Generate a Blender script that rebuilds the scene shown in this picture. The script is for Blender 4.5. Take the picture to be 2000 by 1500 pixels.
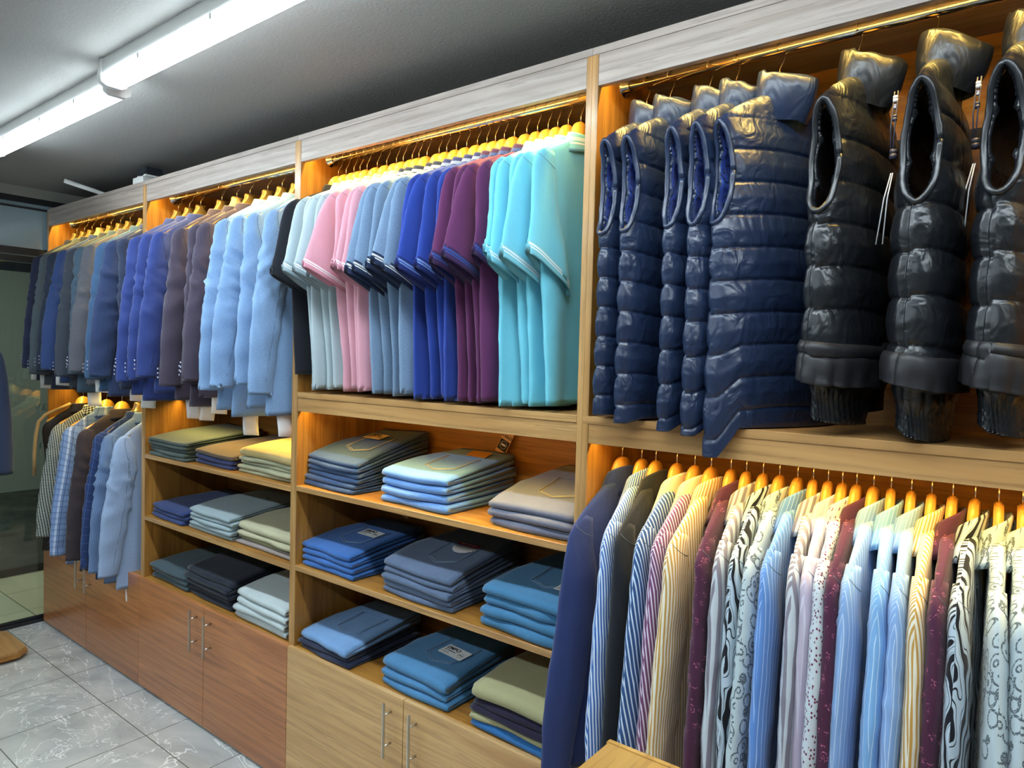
import bpy, bmesh, math, random
import numpy as np
from mathutils import Vector, Matrix
PI = math.pi
for o in list(bpy.data.objects): bpy.data.objects.remove(o)
SC = bpy.context.scene
COL = SC.collection
# ------------------------------------------------------------------ camera
YAW, PITCH, ROLL = 0.6603, -0.0364, 0.0252
fwd = Vector((-math.sin(YAW)*math.cos(PITCH), math.cos(YAW)*math.cos(PITCH), math.sin(PITCH)))
r0 = Vector((math.cos(YAW), math.sin(YAW), 0)); u0 = r0.cross(fwd)
rt = r0*math.cos(ROLL) + u0*math.sin(ROLL); up = -r0*math.sin(ROLL) + u0*math.cos(ROLL)
cam_data = bpy.data.cameras.new('camera'); cam = bpy.data.objects.new('camera', cam_data); COL.objects.link(cam)
cam_data.sensor_width = 36; cam_data.lens = 36*1353.36/2000; cam_data.clip_start = .05
cam.matrix_world = Matrix((( rt.x, up.x, -fwd.x, .4365), (rt.y, up.y, -fwd.y, -1.4939), (rt.z, up.z, -fwd.z, 1.584), (0,0,0,1)))
SC.camera = cam
# ------------------------------------------------------------------ world, exposure, light levels
w = bpy.data.worlds.new('world'); SC.world = w; w.use_nodes = True
w.node_tree.nodes['Background'].inputs[0].default_value = (.55,.62,.68,1)
w.node_tree.nodes['Background'].inputs[1].default_value = .25
vs = SC.view_settings; vs.view_transform = 'Standard'; vs.look = 'None'; vs.gamma = 1; vs.exposure = 0.25; vs.use_curve_mapping = False
TUBE_POWER = 46.0        # emission strength of the fluorescent diffusers
LED_POWER = 6.2          # watts of each warm strip
LED_COL = (1.0, .67, .15)
TUBE_COL = (.80, .93, 1.0)
def area(name, loc, sx, sy, power, col, rot):
    l = bpy.data.lights.new(name, 'AREA'); l.shape = 'RECTANGLE'; l.size = sx; l.size_y = sy; l.energy = power; l.color = col
    if name == 'led_light': l.spread = math.radians(128)
    o = bpy.data.objects.new(name, l); COL.objects.link(o); o.location = loc; o.rotation_euler = rot
    return o
FZ, TZ, LZ, BZ = 2.2644, 2.36, 1.4445, 1.3759     # fascia bottom, top, ledge top, ledge bottom
XS = [-4.08, -2.892, -1.7145, -.494, .78, 2.0]
DEPTH = .42
for i in range(5):
    xa, xb = XS[i], XS[i+1]
    area('led_light', ((xa+xb)/2, .034, 2.325), (xb-xa)-.06, .008, LED_POWER, LED_COL, (math.radians(-12), 0, 0))
    z, y, p = (1.355, .16, .5) if i == 1 else (1.405, .034, .55)
    if i == 0: continue
    area('led_light', ((xa+xb)/2, y, z), (xb-xa)-.06, .008, LED_POWER*p, LED_COL, (math.radians(-12), 0, 0))
area('led_light', ((XS[0]+XS[1])/2, .10, 1.40), 1.1, .008, LED_POWER*.5, LED_COL, (math.radians(-12), 0, 0))

rng = random.Random(7)
# ================================================================== helpers
def link(o, parent=None):
    COL.objects.link(o)
    if parent is not None: o.parent = parent
    return o
def empty(name, loc=(0,0,0), rz=0):
    o = bpy.data.objects.new(name, None); o.empty_display_size = .05; COL.objects.link(o)
    o.location = loc; o.rotation_euler = (0,0,rz); return o
def tag(o, label=None, cat=None, group=None, kind=None):
    if label: o['label'] = label
    if cat: o['category'] = cat
    if group: o['group'] = group
    if kind: o['kind'] = kind
    return o
def mk(name, V, F, mats, parent=None, uv=None, smooth=True, midx=None, fix=True):
    me = bpy.data.meshes.new(name)
    me.from_pydata([tuple(v) for v in V], [], [tuple(f) for f in F])
    if not isinstance(mats, (list, tuple)): mats = [mats]
    for m in mats: me.materials.append(m)
    if uv is not None:
        l = me.uv_layers.new(name='UVMap')
        l.data.foreach_set('uv', np.asarray(uv, dtype=np.float32).ravel())
    if smooth: me.polygons.foreach_set('use_smooth', [True]*len(me.polygons))
    if midx is not None: me.polygons.foreach_set('material_index', midx)
    me.update()
    if fix:
        bm = bmesh.new(); bm.from_mesh(me); bmesh.ops.recalc_face_normals(bm, faces=bm.faces); bm.to_mesh(me); bm.free()
    o = bpy.data.objects.new(name, me); return link(o, parent)
def boxv(x0,x1,y0,y1,z0,z1):
    V = [(x0,y0,z0),(x1,y0,z0),(x1,y1,z0),(x0,y1,z0),(x0,y0,z1),(x1,y0,z1),(x1,y1,z1),(x0,y1,z1)]
    F = [(0,3,2,1),(4,5,6,7),(0,1,5,4),(1,2,6,5),(2,3,7,6),(3,0,4,7)]
    return V, F
def boxes(name, L, mat, parent=None, bev=.0008, seg=1):
    bm = bmesh.new()
    for b in L:
        V, F = boxv(*b); vs_ = [bm.verts.new(v) for v in V]
        for f in F: bm.faces.new([vs_[i] for i in f])
    if bev: bmesh.ops.bevel(bm, geom=list(bm.edges), offset=bev, segments=seg, affect='EDGES')
    me = bpy.data.meshes.new(name); bm.to_mesh(me); bm.free(); me.materials.append(mat)
    return link(bpy.data.objects.new(name, me), parent)
def box(name, x0,x1,y0,y1,z0,z1, mat, parent=None, bev=.0008, seg=1):
    return boxes(name, [(x0,x1,y0,y1,z0,z1)], mat, parent, bev, seg)
def sweep(paths, r, n=8):
    """tubes along polylines -> V, F"""
    V, F = [], []
    for pts in paths:
        pts = [Vector(p) for p in pts]; base = len(V); m = len(pts)
        nrm = None
        for i, p in enumerate(pts):
            t = (pts[min(i+1,m-1)]-pts[max(i-1,0)]).normalized()
            if nrm is None:
                nrm = t.orthogonal().normalized()
            else:
                nrm = (nrm - t*nrm.dot(t)).normalized()
            b = t.cross(nrm)
            rr = r(i/(m-1)) if callable(r) else r
            for k in range(n):
                a = 2*PI*k/n; V.append(p + nrm*math.cos(a)*rr + b*math.sin(a)*rr)
        for i in range(m-1):
            for k in range(n):
                a = base+i*n+k; b2 = base+i*n+(k+1)%n
                F.append((a, b2, b2+n, a+n))
        F.append(tuple(base+k for k in reversed(range(n)))); F.append(tuple(base+(m-1)*n+k for k in range(n)))
    return V, F
def extr(outline, x0, x1):
    """outline in (y,z) extruded along x"""
    n = len(outline); V = [(x0,y,z) for y,z in outline]+[(x1,y,z) for y,z in outline]
    F = [tuple(range(n)), tuple(reversed(range(n,2*n)))]+[(i,(i+1)%n,(i+1)%n+n,i+n) for i in range(n)]
    return V, F
def extr_obj(name, outline, x0, x1, mat, parent, bev=.003, seg=2):
    V, F = extr(outline, x0, x1); bm = bmesh.new(); vv = [bm.verts.new(v) for v in V]
    for f in F: bm.faces.new([vv[i] for i in f])
    bmesh.ops.recalc_face_normals(bm, faces=bm.faces)
    eds = [e for e in bm.edges if abs(e.verts[0].co.x-e.verts[1].co.x) < 1e-6]
    bmesh.ops.bevel(bm, geom=eds, offset=bev, segments=seg, affect='EDGES')
    me = bpy.data.meshes.new(name); bm.to_mesh(me); bm.free(); me.materials.append(mat)
    me.polygons.foreach_set('use_smooth', [True]*len(me.polygons))
    return link(bpy.data.objects.new(name, me), parent)
class Noise:
    """smooth pseudo noise made of waves; ridged=True gives crease-like lines"""
    def __init__(s, seed, f0, n=7, ridged=False, aniso=(1,1)):
        g = np.random.RandomState(seed); s.k = []
        for i in range(n):
            a = g.uniform(0, 2*PI); f = f0*g.uniform(.5, 1.9); s.k.append((f*math.cos(a)*aniso[0], f*math.sin(a)*aniso[1], g.uniform(0,2*PI), g.uniform(.5,1)))
        s.r = ridged; s.n = sum(q[3] for q in s.k)
    def __call__(s, u, v):
        out = 0
        wu = u + .18/np.maximum(1,abs(s.k[0][0]))*np.sin(s.k[1][0]*v+s.k[1][2]); wv = v + .18/np.maximum(1,abs(s.k[0][1]))*np.sin(s.k[2][0]*u)
        for a, b, p, q in s.k:
            x = np.sin(a*wu+b*wv+p)
            out = out + q*(((1-np.abs(x))**2.6*2.4-.75) if s.r else x)
        return out/s.n
GRID = {}
def smooth1(a, k=2):
    for _ in range(k):
        b = a.copy(); b[1:-1] = .25*a[:-2]+.5*a[1:-1]+.25*a[2:]; a = b
    return a
def tube(name, mat, parent, ctrl, nr, nc, fold=None, norm=None, seed=0, e=1.0, lip=.02, cap=True, sm=3, wr=0., wf=30, mats=None, midx=None, hole=None, warp=None, fix=True, rev=False):
    """garment piece: rows run from ctrl (py,pz,qy,qz,T,xo[,qxo]); each row is a flattened ring from P (front edge) to Q"""
    C = np.array([tuple(c)+((c[5],) if len(c) == 6 else ()) for c in ctrl], float)
    d = np.r_[0, np.cumsum(np.hypot(np.diff((C[:,0]+C[:,2])/2), np.diff((C[:,1]+C[:,3])/2))+.5*np.hypot(np.diff(C[:,0]), np.diff(C[:,1])))]
    t = np.linspace(0, d[-1], nr); A = np.stack([smooth1(np.interp(t, d, C[:,j]), sm) for j in range(7)], 1)
    th = np.linspace(0, 2*PI, nc, endpoint=False)
    cs, sn = np.cos(th), np.sin(th)
    c_ = np.sign(cs)*np.abs(cs)**1.0; s_ = np.sign(sn)*np.abs(sn)**e
    py,pz,qy,qz,T,xo,qx = [A[:,j][:,None] for j in range(7)]
    cy, cz, cx = (py+qy)/2, (pz+qz)/2, (xo+qx)/2
    hy, hz, hx = (py-qy)/2, (pz-qz)/2, (xo-qx)/2       # cos=+1 -> P (front edge)
    h = np.sqrt(hy**2+hz**2+hx**2)
    S = c_[None,:]
    vlen = t[:,None]*np.ones_like(S)
    X = cx + hx*S + T*s_[None,:]; Y = cy + hy*S; Z = cz + hz*S
    # arc length u measured from the middle of the +x face
    ring = np.stack([X,Y,Z],-1); seg = np.linalg.norm(np.roll(ring,-1,1)-ring, axis=2)
    u = np.concatenate([np.zeros((nr,1)), np.cumsum(seg,1)],1); u = u - u[:, nc//4][:,None]
    if fold is not None: X = X + fold(vlen, S*h, s_[None,:])
    nl = np.sqrt((S*np.maximum(T,.004))**2 + (s_[None,:]*h)**2)+1e-6
    nY, nX = S*np.maximum(T,.004)/nl, s_[None,:]*h/nl
    dn = 0
    if norm is not None: dn = norm(vlen, th[None,:], u[:,:-1], Z*np.ones_like(S))
    if wr:
        N1 = Noise(seed*7+1, wf, 8, True, (1,.6)); dn = dn + wr*N1(u[:,:-1], vlen)*np.clip(vlen/.05,0,1)
    if not np.isscalar(dn):
        sg = np.sign(hy+1e-9); X = X + nX*dn; Y = Y + nY*sg*dn
    if warp is not None: X, Y, Z = warp(X, Y, Z*np.ones_like(X))
    Y = Y*np.ones_like(X); Z = Z*np.ones_like(X)
    V = np.stack([X,Y,Z],-1).reshape(-1,3).tolist()
    GRID[name] = np.stack([X,Y,Z],-1)
    vt = [t]; 
    F, UV, MI = [], [], []
    def quad(i,j,mi=0):
        a = i*nc+j; b = i*nc+(j+1)%nc; F.append((a,b,b+nc,a+nc))
        if rev: F[-1] = (b,a,a+nc,b+nc); UV.extend([(u[i,j+1],-t[i]),(u[i,j],-t[i]),(u[i+1,j],-t[i+1]),(u[i+1,j+1],-t[i+1])]); MI.append(mi); return
        UV.extend([(u[i,j],-t[i]),(u[i,j+1],-t[i]),(u[i+1,j+1],-t[i+1]),(u[i+1,j],-t[i+1])]); MI.append(mi)
    for i in range(nr-1):
        for j in range(nc):
            if hole is not None and hole(i/(nr-1), th[j]+PI/nc, float(Z[i,j]), float(Y[i,j])): continue
            quad(i,j, midx(i/(nr-1), th[j]) if midx else 0)
    if lip:
        base = len(V); last = nr-1
        dirv = np.array([0, cy[-1,0]-cy[-3,0], cz[-1,0]-cz[-3,0]]); dirv = dirv/(np.linalg.norm(dirv)+1e-9)
        for j in range(nc):
            p = np.array([X[last,j],Y[last,j],Z[last,j]]); c0 = np.array([cx[last,0]+hx[last,0]*S[0,j], cy[last,0]+hy[last,0]*S[0,j]*.96, cz[last,0]+hz[last,0]*S[0,j]*.96])
            q = c0 + (p-c0)*np.array([.72,1,1]) - dirv*lip; V.append(q.tolist())
        for j in range(nc):
            a = last*nc+j; b = last*nc+(j+1)%nc; F.append((a,b,base+(j+1)%nc,base+j) if not rev else (b,a,base+j,base+(j+1)%nc)); UV.extend([(u[last,j],-t[last]),(u[last,j+1],-t[last]),(u[last,j+1],-t[last]+lip),(u[last,j],-t[last]+lip)]); MI.append(0)
    if cap:
        F.append(tuple(range(nc))); UV.extend([(u[0,j],0) for j in range(nc)]); MI.append(0)
    return mk(name, V, F, mats or mat, parent, UV, True, MI, fix)
# ================================================================== materials
class NT:
    def __init__(s, name):
        s.m = bpy.data.materials.new(name); s.m.use_nodes = True; s.t = s.m.node_tree; s.b = s.t.nodes['Principled BSDF']
    def n(s, typ, **kw):
        nd = s.t.nodes.new(typ)
        for k, v in kw.items():
            if k.startswith('i_'):
                key = k[2:]; key = int(key) if key.isdigit() else key.replace('_',' ')
                if hasattr(v, 'links') or isinstance(v, bpy.types.NodeSocket): s.t.links.new(v, nd.inputs[key])
                else: nd.inputs[key].default_value = v
            else: setattr(nd, k, v)
        return nd
    def L(s, a, b): s.t.links.new(a, b)
    def math(s, op, a, b=0., c=0.):
        nd = s.t.nodes.new('ShaderNodeMath'); nd.operation = op
        for i, x in enumerate((a,b,c)):
            if isinstance(x, bpy.types.NodeSocket): s.t.links.new(x, nd.inputs[i])
            else: nd.inputs[i].default_value = x
        return nd.outputs[0]
    def mix(s, f, a, b, mode='MIX'):
        nd = s.t.nodes.new('ShaderNodeMix'); nd.data_type = 'RGBA'; nd.blend_type = mode
        for i, x in ((0,f),(6,a),(7,b)):
            if isinstance(x, bpy.types.NodeSocket): s.t.links.new(x, nd.inputs[i])
            elif i == 0: nd.inputs[0].default_value = x
            else: nd.inputs[i].default_value = tuple(x)+((1,) if len(x) == 3 else ())
        return nd.outputs[2]
    def uv(s): return s.n('ShaderNodeUVMap').outputs[0]
    def obj(s): return s.n('ShaderNodeTexCoord').outputs['Object']
    def map(s, vec, scale=(1,1,1), loc=(0,0,0), rot=(0,0,0)):
        return s.n('ShaderNodeMapping', i_Vector=vec, i_Location=loc, i_Rotation=rot, i_Scale=scale).outputs[0]
    def noise(s, vec, scale, det=2, rough=.5, dist=0.):
        return s.n('ShaderNodeTexNoise', i_Vector=vec, i_Scale=scale, i_Detail=det, i_Roughness=rough, i_Distortion=dist).outputs['Fac']
    def ramp(s, f, stops):
        nd = s.n('ShaderNodeValToRGB', i_Fac=f); cr = nd.color_ramp
        while len(cr.elements) < len(stops): cr.elements.new(.5)
        for e, (p, c) in zip(cr.elements, stops): e.position = p; e.color = tuple(c)+((1,) if len(c) == 3 else ())
        return nd.outputs[0]
    def bump(s, h, strength=.3, dist=.001):
        s.L(s.n('ShaderNodeBump', i_Height=h, i_Strength=strength, i_Distance=dist).outputs[0], s.b.inputs['Normal'])
    def fin(s, col=None, rough=.5, metal=0., spec=None, sheen=0., coat=0.):
        if col is not None:
            if isinstance(col, bpy.types.NodeSocket): s.L(col, s.b.inputs['Base Color'])
            else: s.b.inputs['Base Color'].default_value = tuple(col)+(1,)
        s.b.inputs['Roughness'].default_value = rough; s.b.inputs['Metallic'].default_value = metal
        if spec is not None: s.b.inputs['Specular IOR Level'].default_value = spec
        if sheen: s.b.inputs['Sheen Weight'].default_value = sheen; s.b.inputs['Sheen Roughness'].default_value = .5
        if coat: s.b.inputs['Coat Weight'].default_value = coat; s.b.inputs['Coat Roughness'].default_value = .15
        return s.m
def hexc(h):
    h = h.lstrip('#'); return tuple((int(h[i:i+2],16)/255/12.92 if int(h[i:i+2],16)/255 <= .04045 else ((int(h[i:i+2],16)/255+.055)/1.055)**2.4) for i in (0,2,4))
def plain(name, col, rough=.5, metal=0., coat=0.):
    return NT(name).fin(col, rough, metal, coat=coat)
def emis(name, col, st):
    t = NT(name); t.b.inputs['Emission Color'].default_value = tuple(col)+(1,); t.b.inputs['Emission Strength'].default_value = st
    return t.fin(col, .6)
def wood(name, c1, c2, axis, rough=.35, coat=.15, sc=1., dark=.5, ringm=.3):
    t = NT(name); o = t.obj(); s = [9,9,9]; s[axis] = .9
    v = t.map(o, tuple(x*sc for x in s)); s2 = [60,60,60]; s2[axis] = 1.5
    big = t.noise(v, 1.6, 4, .55, .9); fine = t.noise(t.map(o, tuple(s2)), 1.5, 5, .65)
    s3 = [3,3,3]; s3[axis] = .5
    rings = t.n('ShaderNodeTexWave', bands_direction=('Z' if axis != 2 else 'X'), i_Vector=t.map(o, tuple(s3)), i_Scale=3.2, i_Distortion=6., i_Detail=3., i_Detail_Scale=1.2).outputs['Fac']
    mid = tuple((a+b)/2 for a,b in zip(c1,c2)); lo = tuple(x*dark for x in c2)
    col = t.ramp(big, [(.25,c1),(.5,mid),(.7,c2)])
    col = t.mix(t.math('MULTIPLY', t.math('GREATER_THAN', fine, .56), .35), col, lo)
    col = t.mix(t.math('MULTIPLY', t.math('POWER', rings, 3.), ringm), col, lo)
    t.bump(fine, .12, .0006)
    return t.fin(col, rough, coat=coat)
def cloth(name, col, kind='plain', rough=.85, col2=(1,1,1), p=.012, duty=.5, extra=None, slant=0., weave=1., sheen=.15, var=.12):
    t = NT(name); uv = t.uv(); sep = t.n('ShaderNodeSeparateXYZ', i_0=uv); U, Vv = sep.outputs[0], sep.outputs[1]
    if slant: U = t.math('MULTIPLY_ADD', Vv, slant, U)
    col = tuple(col); c = None
    def stripes(x, per, d): return t.math('LESS_THAN', t.math('FRACT', t.math('DIVIDE', t.math('ADD', x, 10.), per)), d)
    wig = t.math('MULTIPLY', t.math('SUBTRACT', t.noise(uv, 6, 2), .5), .005)
    if kind == 'stripes':
        c = t.mix(stripes(t.math('ADD', U, wig), p, duty), col, col2)
        if extra: c = t.mix(stripes(t.math('ADD', U, wig), p*extra[1], extra[2]), c, extra[0])
    elif kind == 'plaid':
        a = stripes(U, p, .07); b = stripes(Vv, p, .07); a2 = stripes(t.math('ADD',U,.008), p, .05); b2 = stripes(t.math('ADD',Vv,.008), p, .05); wide = stripes(t.math('ADD',U,.02), p*2, .12)
        c = t.mix(t.math('MULTIPLY', wide, .5), col, (.75,.82,.95)); c = t.mix(t.math('MULTIPLY', t.math('MAXIMUM', t.math('MAXIMUM',a,b), t.math('MULTIPLY', t.math('MAXIMUM',a2,b2), .6)), .8), c, col2)
    elif kind == 'pane':
        c = t.mix(t.math('MULTIPLY', t.math('MAXIMUM', stripes(U,p,.04), stripes(Vv,p*1.2,.035)), .45), col, col2)
    elif kind == 'hounds':
        ch = t.n('ShaderNodeTexChecker', i_Vector=t.map(uv, (1,1,1), rot=(0,0,.6)), i_Scale=1/p).outputs['Fac']; c = t.mix(ch, col, col2)
    elif kind == 'marble':
        w1 = t.n('ShaderNodeTexWave', i_Vector=t.map(uv, (1,.5,1)), i_Scale=13., i_Distortion=13., i_Detail=1.2, i_Detail_Scale=1.1).outputs['Fac']
        c = t.ramp(w1, [(.0,col2),(.30,col2),(.36,col),(.62,col),(.66,col2),(.72,col2),(.76,col)])
    elif kind == 'paisley':
        vo = t.n('ShaderNodeTexVoronoi', i_Vector=t.map(uv, (1,.6,1)), i_Scale=32.); d = vo.outputs['Distance']
        ring = t.math('LESS_THAN', t.math('ABSOLUTE', t.math('SUBTRACT', t.math('FRACT', t.math('MULTIPLY', d, 3.2)), .5)), .17)
        c = t.mix(t.math('MULTIPLY', t.math('MULTIPLY', ring, t.math('LESS_THAN', d, .62)), t.math('GREATER_THAN', t.noise(uv, 260, 2), .42)), col, col2)
    elif kind == 'floral':
        vo = t.n('ShaderNodeTexVoronoi', i_Vector=uv, i_Scale=30., i_Randomness=.85); d = vo.outputs['Distance']
        fl = t.math('MULTIPLY', t.math('LESS_THAN', d, .34), t.math('GREATER_THAN', t.noise(uv, 190, 2, .7), .56)); c = t.mix(fl, col, col2)
    elif kind == 'dash':
        vo = t.n('ShaderNodeTexVoronoi', i_Vector=t.map(uv, (1,.55,1), rot=(0,0,.5)), i_Scale=150., distance='CHEBYCHEV', i_Randomness=.6); c = t.mix(t.math('LESS_THAN', vo.outputs['Distance'], .27), col, col2)
    elif kind == 'knit':      # ribbed trim with light slanted rows
        a = t.math('LESS_THAN', t.math('ABSOLUTE', t.math('SUBTRACT', Vv, -.015)), .0045); b = t.math('LESS_THAN', t.math('ABSOLUTE', t.math('SUBTRACT', Vv, -.026)), .0022)
        sl = t.math('GREATER_THAN', t.math('FRACT', t.math('MULTIPLY', t.math('ADD', t.math('ADD', U, Vv), 5.), 160.)), .3)
        c = t.mix(t.math('MAXIMUM', t.math('MULTIPLY', a, sl), b), col, col2)
    elif kind == 'denim':
        tw = t.n('ShaderNodeTexWave', i_Vector=t.map(uv, (1,1,1), rot=(0,0,.9)), i_Scale=420., i_Distortion=2.).outputs['Fac']
        slub = t.n('ShaderNodeMapRange', i_0=t.noise(t.map(uv, (60,520,1)), 1., 3, .6), i_1=.35, i_2=.65).outputs[0]; fade = t.noise(uv, 9, 3)
        c = t.mix(t.math('MULTIPLY', tw, .22), col, tuple(min(1,x*1.9+.06) for x in col)); c = t.mix(t.math('MULTIPLY', slub, .42), c, tuple(x*.55 for x in col)); c = t.mix(t.math('MULTIPLY', t.math('POWER', fade, 2.5), .5), c, tuple(min(1,x*1.7+.05) for x in col))
    elif kind == 'melange':
        s1 = t.noise(t.map(uv, (1000,110,1)), 1., 2, .7); s2 = t.noise(t.map(uv, (110,1000,1)), 1., 2, .7)
        c = t.mix(t.n('ShaderNodeMapRange', i_0=t.math('ADD', s1, s2), i_1=.5, i_2=1.5).outputs[0], tuple(x*.55 for x in col), tuple(min(1,x*1.5+.02) for x in col))
    else: c = t.mix(1., col, (1,1,1), 'MULTIPLY')
    nv = t.noise(uv, 14, 3)
    c = t.mix(t.math('MULTIPLY', nv, var), c, (0,0,0))
    fine = t.noise(t.map(uv, (1,1,1)), 1100, 2, .6); soft = t.noise(t.map(uv, (1,.45,1)), 34, 3, .55, .6)
    t.bump(t.math('ADD', t.math('MULTIPLY', fine, .12*weave), soft), .35, .004)
    return t.fin(c, rough, sheen=sheen, spec=.25)
def nylon(name, col):
    t = NT(name); uv = t.uv()
    a = t.noise(t.map(uv, (1,.6,1), rot=(0,0,.5)), 17, 2, .5, 1.8); b = t.noise(t.map(uv, (1,.5,1)), 60, 2, .5, .8)
    t.bump(t.math('ADD', a, t.math('MULTIPLY', b, .10)), .42, .013)
    return t.fin(col, .33, spec=.55)
M = {}
M['oak_x'] = wood('oak_laminate_x', hexc('c29a63'), hexc('a87b48'), 0)
M['oak_z'] = wood('oak_laminate_z', hexc('c29a63'), hexc('a5773f'), 2)
M['fascia'] = wood('fascia_laminate', hexc('b0a39a'), hexc('8b7d74'), 0, .42, .05)
M['walnut_z'] = wood('inner_laminate_z', hexc('bb873c'), hexc('8e5c24'), 2, .4)
M['walnut_x'] = wood('inner_laminate_x', hexc('bb873c'), hexc('8e5c24'), 0, .4)
M['red_door'] = wood('cherry_door_laminate', hexc('c98550'), hexc('9e6038'), 0, .3, .3, .8, .5, .22)
M['oak_door'] = wood('oak_door_laminate', hexc('dab27a'), hexc('b48a56'), 0, .34, .2, .8, .6, .22)
M['table'] = wood('table_oak', hexc('d2a75c'), hexc('b8853f'), 1, .3, .3)
M['chrome'] = plain('chrome', (.8,.78,.74), .12, 1.)
M['steel'] = plain('brushed_steel', (.62,.60,.56), .3, 1.)
M['wire'] = plain('hook_wire', (.80,.76,.70), .22, 1.)
M['hanger'] = NT('hanger_wood').fin(hexc('e0a646'), .32, coat=.4)
M['hanger_dark'] = plain('hanger_bronze_plastic', hexc('7a6436'), .3, .25, .4)
M['hanger_pale'] = plain('hanger_cream_plastic', hexc('d8bf86'), .4)
M['black'] = plain('black_metal', (.012,.013,.016), .35)
M['blackrub'] = plain('black_plastic', (.015,.018,.025), .5)
M['white'] = plain('white_plastic', (.75,.75,.73), .45)
M['paper'] = plain('white_paper', (.80,.80,.80), .8)
M['card'] = plain('white_card', (.78,.80,.80), .6)
M['card_tan'] = plain('tan_card', hexc('d9a878'), .6)
M['ink'] = plain('black_ink', (.01,.01,.012), .7)
M['silver'] = plain('silver_thread', (.6,.62,.65), .4)
M['thread'] = plain('pale_stitching', hexc('b9b08c'), .8)
M['thread_blue'] = plain('blue_grey_stitching', hexc('8fa6bd'), .8)
M['diffuser'] = emis('lit_diffuser', TUBE_COL, TUBE_POWER)
M['led'] = emis('warm_led', LED_COL, 8.)
M['cord'] = plain('drawcord', (.03,.03,.06), .5)
M['cordclip'] = plain('cord_bead', (.35,.36,.5), .2, .3)
M['clear'] = plain('clear_tag_loop', (.75,.77,.8), .2)
# plaster
def plaster(name, col, sc=90, st=.5):
    t = NT(name); o = t.obj(); n = t.noise(o, sc, 4, .65); n2 = t.noise(o, 1.3, 3)
    t.bump(n, st, .004); return t.fin(t.mix(t.math('MULTIPLY', n2, .25), col, tuple(x*.7 for x in col)), .8)
M['ceiling'] = plaster('ceiling_plaster', hexc('93918e'), 110, .3)
M['wall'] = plaster('wall_plaster', hexc('8f8f88'))
M['outwall'] = plaster('outside_render', hexc('9a9d92'), 30, .3)
def tiles():
    t = NT('grey_marble_tiles'); o = t.obj(); sep = t.n('ShaderNodeSeparateXYZ', i_0=o)
    def g(x, off, per, wd): return t.math('LESS_THAN', t.math('ABSOLUTE', t.math('SUBTRACT', t.math('FRACT', t.math('DIVIDE', t.math('ADD', x, off), per)), .5)), wd/per)
    gr = t.math('MAXIMUM', g(sep.outputs[0], 2.84+.2039+20*.4078, .4078, .0022), g(sep.outputs[1], .190+.2039+20*.4078, .4078, .0022))
    big = t.noise(o, 2.2, 5, .6, 1.5); vein = t.noise(t.map(o, (1,1.6,1), rot=(0,0,.5)), 2.1, 4, .62, 1.6)
    v = t.math('LESS_THAN', t.math('ABSOLUTE', t.math('SUBTRACT', vein, .5)), .0055)
    v2 = t.math('MULTIPLY', t.math('LESS_THAN', t.noise(t.map(o,(1,1.4,1),rot=(0,0,.9)), 9., 6, .8, 1.4), .335), .6)
    c = t.ramp(big, [(.3,hexc('9da1a1')),(.5,hexc('b4b7b7')),(.7,hexc('c6c8c6'))])
    c = t.mix(t.math('MULTIPLY', v, .85), c, hexc('e2e6e6')); c = t.mix(v2, c, hexc('5a6062')); c = t.mix(gr, c, hexc('6b6c66'))
    return t.fin(c, .22, coat=.2)
M['tiles'] = tiles()
def outtiles():
    t = NT('beige_paving_tiles'); o = t.obj(); br = t.n('ShaderNodeTexBrick', i_Vector=t.map(o,(1,1,1)), i_Color1=hexc('cfc9a8')+(1,), i_Color2=hexc('b9b596')+(1,), i_Mortar=hexc('c6c2a4')+(1,), i_Scale=1., i_Brick_Width=.40, i_Row_Height=.133, i_Mortar_Size=.001, i_Bias=0.)
    sep = t.n('ShaderNodeSeparateXYZ', i_0=o)
    g = t.math('MAXIMUM', t.math('LESS_THAN', t.math('FRACT', t.math('DIVIDE', t.math('ADD', sep.outputs[0], 10.), .4)), .012), t.math('LESS_THAN', t.math('FRACT', t.math('DIVIDE', t.math('ADD', sep.outputs[1], 10.), .4)), .012))
    return t.fin(t.mix(g, br.outputs['Color'], hexc('55533f')), .3)
M['outtiles'] = outtiles()
def asphalt():
    t = NT('wet_dark_ground'); o = t.obj(); n = t.noise(o, 3, 6, .7, 1.); return t.fin(t.ramp(n, [(.4,hexc('2b2d28')),(.62,hexc('4a4b42')),(.72,hexc('7c7a66'))]), .6)
M['asphalt'] = asphalt()
def glass():
    t = NT('clear_glass'); tr = t.n('ShaderNodeBsdfTransparent', i_Color=(.86,.92,.90,1)); gl = t.n('ShaderNodeBsdfGlossy', i_Roughness=.02, i_Color=(.9,1,1,1))
    fr = t.n('ShaderNodeFresnel', i_IOR=1.5); mx = t.n('ShaderNodeMixShader'); t.L(t.math('ADD', fr.outputs[0], .03), mx.inputs[0]); t.L(tr.outputs[0], mx.inputs[1]); t.L(gl.outputs[0], mx.inputs[2])
    out = [n for n in t.t.nodes if n.type == 'OUTPUT_MATERIAL'][0]; t.L(mx.outputs[0], out.inputs[0]); return t.m
M['glass'] = glass()
M['frost'] = plain('transom_pane_grey_blue', hexc('8ea2aa'), .12, 0., .3)
M['decal'] = plain('pale_window_lettering', hexc('aab4b4'), .6)
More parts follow.
